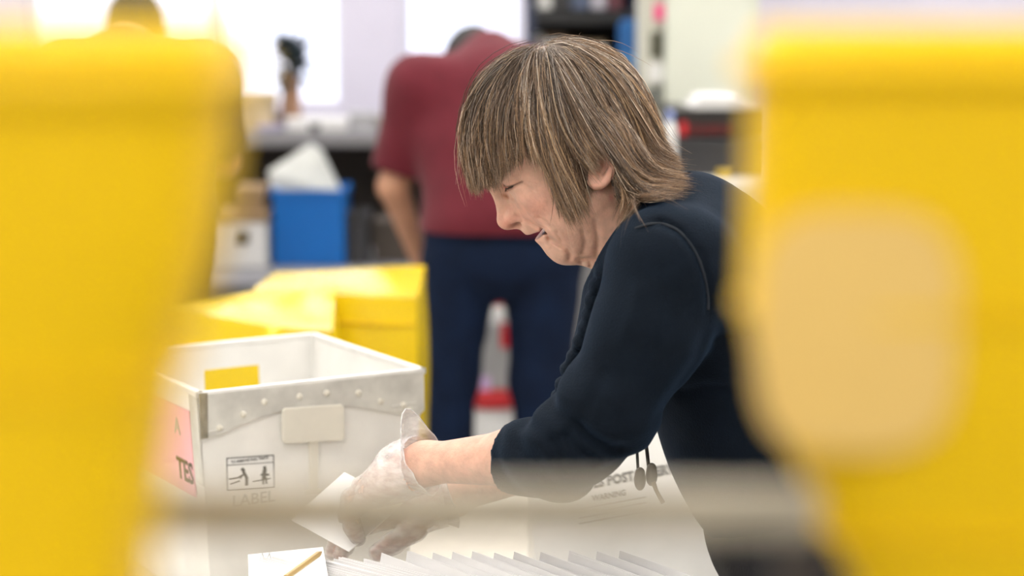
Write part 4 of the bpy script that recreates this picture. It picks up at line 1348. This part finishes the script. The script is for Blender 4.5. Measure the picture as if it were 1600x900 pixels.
# foreground: two yellow tubs on a cart, the camera looks between them
def front_tub(name, outline, Ynear, depth, label, lab=None, mirror=1):
    """bulging moulded tub: outline = half-profile (photo x of the inner edge by photo y), outer side out of frame"""
    zs = np.array([W(800, v, Ynear)[2] for u, v in outline]); xs = np.array([W(u, 450, Ynear)[0] for u, v in outline])
    zs[-1] = 1.23
    order = np.argsort(zs); zs = zs[order]; xs = xs[order]
    zb, ztp = zs[0], zs[-1]
    inner_max = xs.min() if mirror > 0 else xs.max()
    wid = .22
    cxm = (inner_max + mirror*wid/2)
    e = empty(name, (cxm, Ynear+depth/2, zb), 0, label, 'tub', 'yellow tubs on the cart')
    K, Sg = 26, 44
    V = []
    def ring(z, inset=0.0, hw_=None):
        xi = np.interp(z, zs, xs)
        half = abs(cxm - xi) - inset
        pts = []
        for j in range(Sg):
            a = 2*math.pi*j/Sg
            cxx, sx = math.cos(a), math.sin(a)
            n = 5.0
            rr = (abs(cxx)**n + abs(sx)**n)**(-1/n)
            pts.append((cxm + half*rr*cxx, Ynear+depth/2 + (depth/2 - inset - .35*(wid/2-half-inset))*rr*sx, z))
        return pts
    zz = np.linspace(zb, ztp, K)
    for z in zz: V += ring(z)
    V += ring(ztp+.004, .003); V += ring(ztp+.002, .007)
    for z in zz[::-1][:18]: V += ring(z-.002, .008)
    n = len(V)//Sg
    F_ = []
    for i in range(n-1):
        for j in range(Sg):
            k = (j+1) % Sg
            F_.append((i*Sg+j, i*Sg+k, (i+1)*Sg+k, (i+1)*Sg+j))
    F_.append(tuple(range(Sg-1, -1, -1))); F_.append(tuple((n-1)*Sg+j for j in range(Sg)))
    mb = MB(); mb.add(V, F_); mb.build('shell', M_yel, e, smooth=True)
    lp = MB(); lp.tube([p for p in ring(ztp-.010, -.003)] + [ring(ztp-.010, -.003)[0]], .004, 8); lp.build('rim', M_yel, e, smooth=True)
    for q in (.35, .65):
        rb = MB(); rg = ring(zb+(ztp-zb)*q, -.0008); rb.tube(rg + [rg[0]], .0022, 6); rb.build('rib', M_yel, e, smooth=True)
    return e, zb
eL, zb1 = front_tub('yellow_tub', [(330, 62), (325, 150), (308, 300), (288, 430), (250, 540), (215, 650), (190, 780), (165, 920), (150, 1010), (130, 1680)], .50, .10, 'large yellow tub close to the camera at the left side', None, -1)
eR, zb2 = front_tub('yellow_tub', [(1192, 62), (1188, 160), (1184, 320), (1180, 460), (1198, 590), (1234, 690), (1282, 780), (1326, 870), (1400, 1010), (1440, 1312)], .64, .06, 'large yellow tub close to the camera at the right side, with cream patch', None, 1)
# pale cream rounded patch on the front of the right tub
M_cream = mat('pale_cream', (.76, .52, .16), .6, .05)
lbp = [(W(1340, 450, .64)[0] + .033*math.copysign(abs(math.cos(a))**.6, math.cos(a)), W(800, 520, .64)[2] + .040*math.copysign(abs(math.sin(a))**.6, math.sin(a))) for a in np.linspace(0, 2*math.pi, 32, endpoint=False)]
mb = MB(); mb.prism(lbp, (0, .6385, 0), (1, 0, 0), (0, 0, 1), -.004); mb.build('cream_patch', M_cream, eR)
M_cart = mat('grey_cart', (.25, .25, .26), .5, .1)
M_tan = mat('tan_wooden_rail', (.37, .33, .26), .55, .35, 16, .05, 60, stretch=(1, 6, 6))
cz = min(zb1, zb2)
ct = empty('cart', (0, .57, 0), 0, 'cart with a tan wooden rail crossing close to the camera, carrying two yellow tubs', 'cart')
MB().box((-.42, .46, cz-.022), (.42, .76, cz-.001)).build('deck', M_cart, ct, .002)
for x in (-.40, .40):
    for y in (.48, .74):
        MB().box((x-.012, y-.012, .05), (x+.012, y+.012, cz-.022)).build('post', M_steel, ct)
        MB().tube([(x, y, .001), (x, y, .05)], .022, 12).build('caster', M_black, ct)
MB().box((-.40, .48, .30), (.40, .74, .32)).build('lower_shelf', M_cart, ct, .002)
rz_ = W(800, 798, .622)[2]
MB().box((-.41, .616, rz_-.0078), (.098, .628, rz_+.0078)).build('rail', M_tan, ct, .002)
for x in (-.37, .092):
    MB().box((x-.006, .617, cz-.001), (x+.006, .627, rz_-.0078)).build('rail_support', M_darkwood, ct)
# ================================================================== BACKGROUND: counter, bench, shelves
def thing(name, o, label, cat, group=None): return empty(name, o, 0, label, cat, group)
def PB(u0, v0, u1, v1, Y):
    """corners in the room of a front face seen between two photo points at distance Y"""
    a = W(u0, v1, Y); b = W(u1, v0, Y); return a[0], b[0], a[2], b[2]
M_counter = mat('pale_grey_counter', (.24, .235, .25), .4, .1, 8)
M_brown = mat('cardboard', (.30, .20, .11), .8, .15, 12)
M_beige = mat('beige_card', (.55, .44, .28), .7, .25, 18)
M_blue = mat('blue_plastic', (.0, .14, .52), .4, .08, 6)
M_darkgrey = mat('dark_grey_plastic', (.035, .035, .04), .5, .2, 10)
M_red = mat('red_plastic', (.55, .012, .02), .4, .1)
M_white = mat('white_plastic', (.72, .72, .72), .4, .06)
M_lgrey = mat('light_grey_plastic', (.36, .36, .37), .5, .15, 8)
CZ = W(500, 207, 6.85)[2]
cn = thing('window_counter', (-.7, 7.2, 0), 'pale grey counter below the windows', 'counter')
MB().box((-3.2, 6.85, CZ-.05), (.02, 7.58, CZ)).build('countertop', M_counter, cn, .006)
MB().box((-3.2, 7.52, .0), (.02, 7.585, CZ-.05)).build('back_panel', M_darkwood, cn)
for x in (-3.17, -1.9, -.02):
    MB().box((x-.02, 6.93, 0), (x+.02, 7.5, CZ-.05)).build('support_panel', M_darkwood, cn)
BZ = W(480, 397, 6.72)[2]
bn_ = thing('low_bench', (-.7, 6.6, 0), 'low grey bench under the window counter', 'bench')
MB().box((-1.6, 6.02, BZ-.04), (-.17, 6.90, BZ)).build('bench_top', M_grey, bn_, .004)
for x in (-1.57, -.20):
    for y in (6.06, 6.86):
        MB().box((x-.025, y-.025, 0), (x+.025, y+.025, BZ-.04)).build('leg', M_steel, bn_)

# blue crate with paper sticking out
def crate(name, x0, x1, y0, y1, z0, z1, m, label, cat, t=.008, lip=True):
    e = thing(name, ((x0+x1)/2, (y0+y1)/2, z0), label, cat)
    MB().box((x0, y0, z0), (x1, y1, z0+t)).build('base', m, e)
    MB().box((x0, y0, z0+t), (x1, y0+t, z1)).build('wall', m, e, .002)
    MB().box((x0, y1-t, z0+t), (x1, y1, z1)).build('wall', m, e, .002)
    MB().box((x0, y0+t, z0+t), (x0+t, y1-t, z1)).build('wall', m, e, .002)
    MB().box((x1-t, y0+t, z0+t), (x1, y1-t, z1)).build('wall', m, e, .002)
    if lip:
        r = MB()
        r.box((x0-.006, y0-.006, z1-.02), (x1+.006, y0, z1)); r.box((x0-.006, y1, z1-.02), (x1+.006, y1+.006, z1))
        r.box((x0-.006, y0, z1-.02), (x0, y1, z1)); r.box((x1, y0, z1-.02), (x1+.006, y1, z1)); r.build('lip', m, e)
    return e
x0, x1, z0, z1 = PB(427, 297, 537, 396, 6.42)
crate('blue_crate', x0, x1, 6.42, 6.66, BZ+.001, z1, M_blue, 'bright blue plastic crate with a white bag standing on the low bench', 'crate')
bag = thing('paper_bag', ((x0+x1)/2, 6.54, BZ+.012), 'crumpled white paper bag sticking out of the blue crate', 'bag')
mb = MB(); q = [W(418, 268, 6.50), W(482, 226, 6.53), W(500, 236, 6.53), W(531, 300, 6.50), W(528, 380, 6.50), W(440, 380, 6.50)]
M_bag = mat('white_bag', (.62, .64, .62), .6, .2, 14, .5, 20)
n_ = len(q); off = np.array([0, .06, 0]); 
cen = sum(q)/n_ + np.array([.0, -.03, .02]); cen2 = cen + np.array([0, .12, 0])
vs = q + [p_+off for p_ in q] + [cen, cen2]
fs = [(i, (i+1) % n_, 2*n_) for i in range(n_)] + [((i+1) % n_ + n_, i+n_, 2*n_+1) for i in range(n_)] + [(i, i+n_, (i+1) % n_+n_, (i+1) % n_) for i in range(n_)]
mb.add(vs, fs); mb.build('bag_body', M_bag, bag)
# white box with lid and brown boxes on the bench
def carton(name, u0, v0, u1, v1, Y, dep, m, label, cat, flap=True, zb=None, lidm=None):
    x0, x1, z0, z1 = PB(u0, v0, u1, v1, Y)
    if zb is not None: z0 = zb
    e = thing(name, ((x0+x1)/2, Y+dep/2, z0), label, cat)
    MB().box((x0, Y, z0), (x1, Y+dep, z1-.012)).build('body', m, e, .003)
    MB().box((x0-.004, Y-.004, z1-.03 if flap else z1-.012), (x1+.004, Y+dep+.004, z1)).build('lid', lidm or m, e, .003)
    return e
b1 = carton('storage_box', 332, 333, 415, 398, 6.36, .22, M_white, 'white storage box with a dark handle hole left of the blue crate', 'box', zb=BZ+.001, lidm=M_brown)
xa, xb, za, zb_ = PB(366, 362, 388, 380, 6.355)
MB().box((xa, 6.352, za), (xb, 6.36, zb_)).build('handle_hole', M_darkgrey, b1, .003)
x0, x1, z0, z1 = PB(332, 333, 415, 398, 6.36)
carton('cardboard_box', 366, 293, 410, 333, 6.40, .16, M_brown, 'small brown cardboard box on top of the white storage box', 'box', zb=z1+.001)
crate('waste_bin', *PB(544, 333, 574, 397, 6.45)[:2], 6.45, 6.60, BZ+.001, PB(544, 333, 574, 397, 6.45)[3], M_darkgrey, 'small dark bin right of the blue crate on the bench', 'bin')
carton('cardboard_box', 585, 345, 640, 397, 6.5, .2, mat('grey_brown_card', (.07, .055, .045), .8, .2), 'dim brown box at the right end of the low bench', 'box', zb=BZ+.001)
# on the counter
carton('cardboard_box', 370, 146, 424, 207, 6.95, .15, M_beige, 'beige cardboard box on the counter beside the vase', 'box', zb=CZ+.001)
vc = W(455, 186, 7.15); vc[2] = CZ
vz = thing('vase', vc, 'slim terracotta vase holding a dark leafy plant before the window', 'vase')
hv = W(455, 118, 7.15)[2]-CZ
MB().lathe([(.034, 0), (.040, .02), (.036, hv*.35), (.034, hv*.62), (.034, hv*.85), (.042, hv), (.036, hv+.002), (.022, hv*.9)], vc+np.array([0, 0, .001]), 20).build('pot', mat('terracotta', (.36, .20, .12), .6, .15), vz, smooth=True)
M_leaf = mat('dark_green_leaf', (.016, .032, .040), .5, .3, 20)
pr_ = random.Random(6)
top = vc + np.array([0, 0, hv])
for i in range(90):
    a = pr_.uniform(0, 6.28); t_ = pr_.uniform(-.02, .13); rr2 = pr_.uniform(.04, .10)*(1-.3*abs(t_-.06)/.1)
    b = top + np.array([math.cos(a)*.012, math.sin(a)*.012, t_])
    d_ = np.array([math.cos(a), math.sin(a)*.8, pr_.uniform(-.5, .9)]); d_ /= np.linalg.norm(d_)
    s_ = np.cross(d_, [0, 0, 1.0]); s_ /= np.linalg.norm(s_); u_ = np.cross(s_, d_)
    l_ = rr2; w_ = l_*.42
    pts = [b, b+d_*l_*.35+s_*w_+u_*.004, b+d_*l_*.7+s_*w_*.8+u_*.002, b+d_*l_, b+d_*l_*.7-s_*w_*.8+u_*.002, b+d_*l_*.35-s_*w_+u_*.004]
    mb = MB(); mb.add(pts + [p_-u_*.0012 for p_ in pts], [(0,1,2,3,4,5), (11,10,9,8,7,6)] + [(k_, 6+k_, 6+(k_+1) % 6, (k_+1) % 6) for k_ in range(6)])
    mb.build('leaf', M_leaf, vz)
MB().tube([top-np.array([0, 0, .03]), top+np.array([.004, 0, .07]), top+np.array([0, 0, .15])], [.012, .012, .006], 8).build('stem', M_leaf, vz)
for i, (u0, v0, u1, v1, Y, dep, m, lb) in enumerate((
        (432, 178, 446, 207, 7.0, .08, mat('brown_jar', (.12, .07, .045), .4, .1), 'small brown jar at the foot of the vase'),
        (446, 187, 540, 207, 6.95, .20, M_paper, 'thick stack of white papers on the counter right of the vase'),
        (400, 196, 440, 207, 6.9, .12, mat('lilac_folder', (.36, .34, .48), .6, .1), 'flat lilac folder on the counter in front of the beige box'),
        (545, 176, 585, 207, 7.1, .15, mat('pale_grey_box', (.45, .45, .47), .6, .1), 'pale grey box on the counter between two windows'),
        (588, 182, 618, 207, 7.05, .14, mat('dull_beige_box', (.38, .35, .33), .6, .1), 'dull beige box on the counter beside the man\'s sleeve'),
        (484, 194, 498, 207, 6.9, .03, M_darkgrey, 'small black object on the counter\'s front edge'))):
    if i == 0:
        c_ = W(439, 207, 7.0); c_[2] = CZ+.001; h_ = W(439, 180, 7.0)[2]-CZ
        e = thing('jar', c_, lb, 'jar')
        MB().lathe([(.014, 0), (.018, .006), (.018, h_*.75), (.012, h_*.85)], c_, 14).build('glass', m, e, smooth=True)
        MB().lathe([(.014, h_*.85), (.014, h_)], c_, 14).build('lid', M_darkgrey, e)
    elif i == 1:
        x0, x1, z0, z1 = PB(u0, v0, u1, v1, Y); e = thing('paper_stack', ((x0+x1)/2, Y, CZ), lb, 'paper stack'); hz = (z1-CZ)/9
        for k_ in range(9):
            MB().box((x0, Y, CZ+.001+k_*hz), (x1, Y+dep, CZ+.001+(k_+.9)*hz), pr_.uniform(-.05, .05)).build('ream', m, e)
    else:
        carton({2: 'folder', 3: 'storage_box', 4: 'storage_box', 5: 'stapler'}[i], u0, v0, u1, v1, Y, dep, m, lb, {2: 'folder', 3: 'box', 4: 'box', 5: 'stapler'}[i], False, CZ+.001)

# things between and beside the man's legs
Yb = 6.0
x0, x1, z0, z1 = PB(732, 640, 812, 775, Yb)
bk = thing('bucket', ((x0+x1)/2, Yb+.08, 0), 'white bucket with a red lid standing between the man\'s legs', 'bucket')
cxm = (x0+x1)/2; h_ = W(770, 640, Yb)[2]; hl_ = W(770, 612, Yb)[2]
MB().lathe([(.070, 0), (.078, .01), (.088, h_)], (cxm, Yb+.09, .001), 28).build('body', M_white, bk, smooth=True)
MB().lathe([(.094, h_), (.096, h_+.006), (.094, hl_-.004), (.086, hl_)], (cxm, Yb+.09, .001), 28).build('lid', M_red, bk, smooth=True)
g_ = carton('storage_box', 745, 508, 806, 612, Yb+.02, .12, M_lgrey, 'grey box standing on the red bucket lid', 'box', False, hl_+.003)
xa, xb, za, zb_ = PB(782, 506, 796, 545, Yb)
MB().box((xa, Yb+.016, za), (xb, Yb+.021, zb_)).build('red_sticker', M_red, g_)
xa, xb, za, zb_ = PB(748, 590, 766, 612, Yb)
MB().box((xa, Yb+.016, za), (xb, Yb+.021, zb_)).build('lilac_highlight', mat('lilac_highlight', (.62, .45, .75), .5, .05), g_)  # lilac highlight on the box front, painted as a thin coloured plate
zt_ = W(770, 508, Yb+.02)[2]
bc = W(778, 500, Yb); bc[2] = zt_+.001; bc[1] = Yb+.08
hb = W(778, 468, Yb)[2]-zt_
bt = thing('bottle', bc, 'small white bottle with a red cap on the grey box', 'bottle')
MB().lathe([(.020, 0), (.022, .006), (.022, hb*.5), (.012, hb*.62)], bc, 16).build('body', M_white, bt, smooth=True)
MB().lathe([(.016, hb*.62), (.016, hb)], bc, 16).build('cap', M_red, bt, smooth=True)
for i, (u0, v0, u1, v1, Y, m, lb) in enumerate(((903, 418, 948, 560, 5.9, M_lgrey, 'grey plastic crate beside the man\'s right leg'),)):
    crate('grey_crate', *PB(u0, v0, u1, v1, Y)[:2], Y, Y+.3, .001, PB(u0, v0, u1, v1, Y)[3], m, lb, 'crate')

# open shelf unit on the right
SY = 6.55
sx0, sx1 = W(822, 100, SY)[0], W(1000, 100, SY)[0]
M_shelf = mat('black_shelf', (.012, .013, .016), .5, .2)
M_navyp = mat('navy_post', (.02, .03, .07), .5, .1)
su = thing('shelf_unit', ((sx0+sx1)/2, SY+.2, 0), 'tall open shelf unit with black boards behind the woman\'s head', 'shelf')
for zz_ in (.08, .52, .96, W(900, 118, SY)[2]-.02, W(900, 30, SY)[2], 1.86, 2.2):
    MB().box((sx0+.03, SY, zz_-.015), (sx1-.03, SY+.4, zz_+.03)).build('board', M_shelf, su)
for x in (sx0+.015, sx1-.015):
    MB().box((x-.015, SY, .0), (x+.015, SY+.4, 2.24)).build('upright', M_navyp, su)
MB().box((sx0+.03, SY+.38, .05), (sx1-.03, SY+.4, 2.2)).build('back_panel', M_darkwood, su)
zs1 = W(900, 118, SY)[2]+.011; zs2 = W(900, 30, SY)[2]+.031
def on_shelf(u0, u1, h_, zb, m, lb, nm='binder', cat='binder', dep=.22, Y=None):
    Y = Y or SY+.03
    x0, x1 = W(u0, 60, Y)[0], W(u1, 60, Y)[0]
    e = thing(nm, ((x0+x1)/2, Y, zb), lb, cat)
    MB().box((x0, Y, zb), (x1, Y+dep, zb+h_)).build('cover', m, e, .003)
    MB().box((x0+.002, Y-.002, zb+h_*.55), (x1-.002, Y+.001, zb+h_*.85)).build('spine_label', M_paper, e)
    return e
for k_, (a, b, h_, m, lb) in enumerate(((838, 862, .17, M_white, 'white binder on the upper board, leftmost'), (864, 890, .20, M_darkgrey, 'black binder on the upper board beside the white one'),
        (893, 921, .18, mat('slate_blue', (.10, .13, .22), .5, .1), 'slate blue binder on the upper board'), (924, 946, .15, mat('pale_lilac', (.55, .53, .62), .5, .1), 'pale lilac binder on the upper board'),
        (949, 972, .19, mat('wine', (.16, .05, .07), .5, .1), 'wine red binder on the upper board, rightmost'))):
    on_shelf(a, b, h_, zs2, m, lb)
for k_, (a, b, h_, m, lb) in enumerate(((852, 885, .12, mat('dark_card', (.09, .06, .04), .8, .2), 'dark brown carton in the middle shelf bay'), (888, 948, .10, mat('olive_card', (.19, .14, .08), .8, .2), 'wide olive-brown carton in the middle shelf bay'))):
    on_shelf(a, b, h_, zs1, m, lb, 'carton', 'box')
# pale round jar at the left of the shelf
jc = W(838, 66, SY+.08); jc[2] = zs1
jr = thing('jar', jc, 'pale pink and white jar at the left end of the shelf', 'jar')
MB().lathe([(.026, 0), (.030, .01), (.030, .085), (.022, .10)], jc, 16).build('body', mat('pinkish_white', (.70, .52, .52), .4, .1), jr, smooth=True)
MB().lathe([(.024, .10), (.024, .125)], jc, 16).build('lid', M_white, jr)
gb = W(956, 80, SY-.10); gb[2] = W(956, 140, SY-.1)[2]
# tall blue folder rack item and green bottle in front, on a side stand
zst = W(985, 145, SY-.10)[2]
sd_ = thing('side_stand', (W(975, 145, SY-.2)[0], SY-.2, 0), 'narrow dark stand in front of the shelf unit', 'stand')
xs0, xs1 = W(948, 145, SY-.2)[0], W(1000, 145, SY-.2)[0]
MB().box((xs0, SY-.22, zst-.02), (xs1, SY-.02, zst)).build('stand_top', M_darkgrey, sd_, .003)
for x in (xs0+.012, xs1-.012):
    for y in (SY-.21, SY-.04):
        MB().box((x-.008, y-.008, 0), (x+.008, y+.008, zst-.02)).build('leg', M_darkgrey, sd_)
x0, x1, z0, z1 = PB(966, 30, 998, 145, SY-.10)
fo = thing('folder', ((x0+x1)/2, SY-.08, zst), 'tall bright blue folder standing by the shelf upright', 'folder')
mb = MB(); mb.prism([(x0, zst+.001), (x1, zst+.001), (x1, z1-.012), (x1-.010, z1), (x0+.014, z1), (x0, z1-.02)], (0, SY-.06, 0), (1, 0, 0), (0, 0, 1), .05)
mb.build('cover', mat('cobalt_card', (.02, .14, .42), .5, .1), fo, .003)
mb = MB(); mb.box((x0+.004, SY-.1105, zst+.10), (x1-.004, SY-.1095, zst+.12)); mb.build('spine_label', mat('light_blue', (.12, .32, .62), .5, .1), fo)
bc = W(957, 145, SY-.16); bc[2] = zst+.001
bt = thing('bottle', bc, 'white bottle with green cap beside the tall blue folder', 'bottle')
MB().lathe([(.014, 0), (.016, .006), (.016, .075), (.010, .09)], bc, 16).build('body', M_white, bt, smooth=True)
MB().lathe([(.013, .09), (.013, .125)], bc, 16).build('cap', mat('green_cap', (.0, .22, .13), .4, .1), bt, smooth=True)

# pale cabinet with notes on a narrow column
M_cab = mat('pale_green_white_metal', (.66, .69, .60), .4, .05, 4)
CY = 5.9
x0, x1 = W(1041, 100, CY)[0], W(1186, 100, CY)[0]
cb = thing('tall_cabinet', ((x0+x1)/2, CY+.25, 0), 'tall pale green-white metal cabinet on the right', 'cabinet')
MB().box((x0, CY+.02, 0), (x1, CY+.5, 2.0)).build('body', M_cab, cb, .004)
xm = x1-.02
MB().box((x0+.004, CY, .06), (xm, CY+.019, 1.98)).build('door', M_cab, cb, .003)
hd_ = MB(); hd_.tube([(x1-.04, CY-.001, 1.60), (x1-.04, CY-.02, 1.61), (x1-.04, CY-.02, 1.70), (x1-.04, CY-.001, 1.71)], .005, 8); hd_.build('handle', M_steel, cb, smooth=True)
x0c, x1c = W(1003, 100, CY+.1)[0], x0-.004
pc_ = thing('notice_column', ((x0c+x1c)/2, CY+.2, 0), 'narrow cream column with pinned notes between shelf and cabinet', 'column')
MB().box((x0c, CY+.1, 0), (x1c-.002, CY+.4, 2.2)).build('post', mat('cream_paint', (.58, .58, .50), .6, .1), pc_, .003)
for (u0, v0, u1, v1, m, nm) in ((1022, 6, 1038, 32, mat('hot_pink_note', (.85, .10, .28), .6, .05), 'pink_note'), (1016, 50, 1034, 90, mat('dark_olive_note', (.09, .09, .06), .6, .1), 'dark_note'),
                            (1012, 98, 1036, 128, M_paper, 'white_note'), (1012, 135, 1030, 172, mat('grey_note', (.16, .17, .16), .6, .1), 'grey_note')):
    a, b, c_, d_ = PB(u0, v0, u1, v1, CY+.1); MB().box((a, CY+.094, c_), (b, CY+.0995, d_)).build(nm, m, pc_)
# black appliance on a stand with papers on top
AY = 5.3
x0, x1, z0, z1 = PB(1052, 172, 1200, 275, AY)
ap = thing('printer', ((x0+x1)/2, AY+.2, z0), 'black printer with a red light strip below the cabinet', 'printer')
zmid = W(1100, 215, AY)[2]
MB().box((x0, AY, z0), (x1, AY+.4, zmid-.004)).build('drawer_unit', M_darkgrey, ap, .006)
MB().box((x0, AY+.01, zmid), (x1, AY+.4, z1)).build('upper_body', mat('black_plastic', (.010, .008, .008), .4, .1), ap, .006)
a, b, c_, d_ = PB(1054, 195, 1150, 210, AY); MB().box((a, AY+.004, c_), (b, AY+.009, d_)).build('red_strip', mat('dark_red', (.09, .004, .006), .4, .4, 30), ap)
a, b, c_, d_ = PB(1062, 190, 1074, 212, AY); MB().box((a, AY+.001, c_), (b, AY+.0035, d_)).build('red_button', M_red, ap, .001)
a, b, c_, d_ = PB(1056, 222, 1140, 226, AY); MB().box((a, AY-.006, c_), (b, AY-.001, d_)).build('drawer_handle', M_darkgrey, ap)
tbx = thing('white_table', ((x0+x1)/2, AY+.2, 0), 'white table carrying the black printer', 'table')
MB().box((W(1048, 280, AY)[0], AY-.12, z0-.035), (x1+.25, AY+.5, z0-.001)).build('tabletop', M_white, tbx, .01)
for x in (W(1048, 280, AY)[0]+.03, x1+.2):
    for y in (AY-.08, AY+.46):
        MB().box((x-.02, y-.02, 0), (x+.02, y+.02, z0-.035)).build('leg', M_steel, tbx)
pp_ = thing('paper_stack', ((x0+x1)/2, AY+.15, z1), 'sloping pile of white papers on top of the black printer', 'paper stack')
for k_ in range(8):
    MB().box((W(1084+k_*2, 160, AY)[0], AY+.03, z1+.001+k_*.004), (W(1192-k_*4, 160, AY)[0], AY+.30, z1+.0045+k_*.004), pr_.uniform(-.06, .06)).build('sheet', M_paper, pp_)
bc = W(1038, 280, AY-.05); bc[2] = z0; bc[1] = AY-.06
hb = W(1038, 172, AY-.06)[2]-z0
bt = thing('spray_bottle', bc, 'tall white spray bottle with a blue cap left of the printer', 'bottle')
bc = bc + np.array([.012, 0, 0])
MB().lathe([(.017, 0), (.019, .006), (.019, hb*.72), (.010, hb*.84)], bc, 18).build('body', M_white, bt, smooth=True)
MB().lathe([(.012, hb*.84), (.012, hb*.93), (.009, hb)], bc, 14).build('cap', mat('pale_blue_cap', (.25, .32, .62), .4, .1), bt, smooth=True)
bc = W(1132, 276, AY-.06); bc[2] = z0; 
ym = thing('tape_roll', bc, 'small yellow roll of tape at the front of the white table', 'tape roll')
MB().lathe([(.012, 0), (.022, .001), (.022, .022), (.012, .023)], bc, 18).build('roll', mat('mustard', (.55, .38, .05), .5, .1), ym, smooth=True)
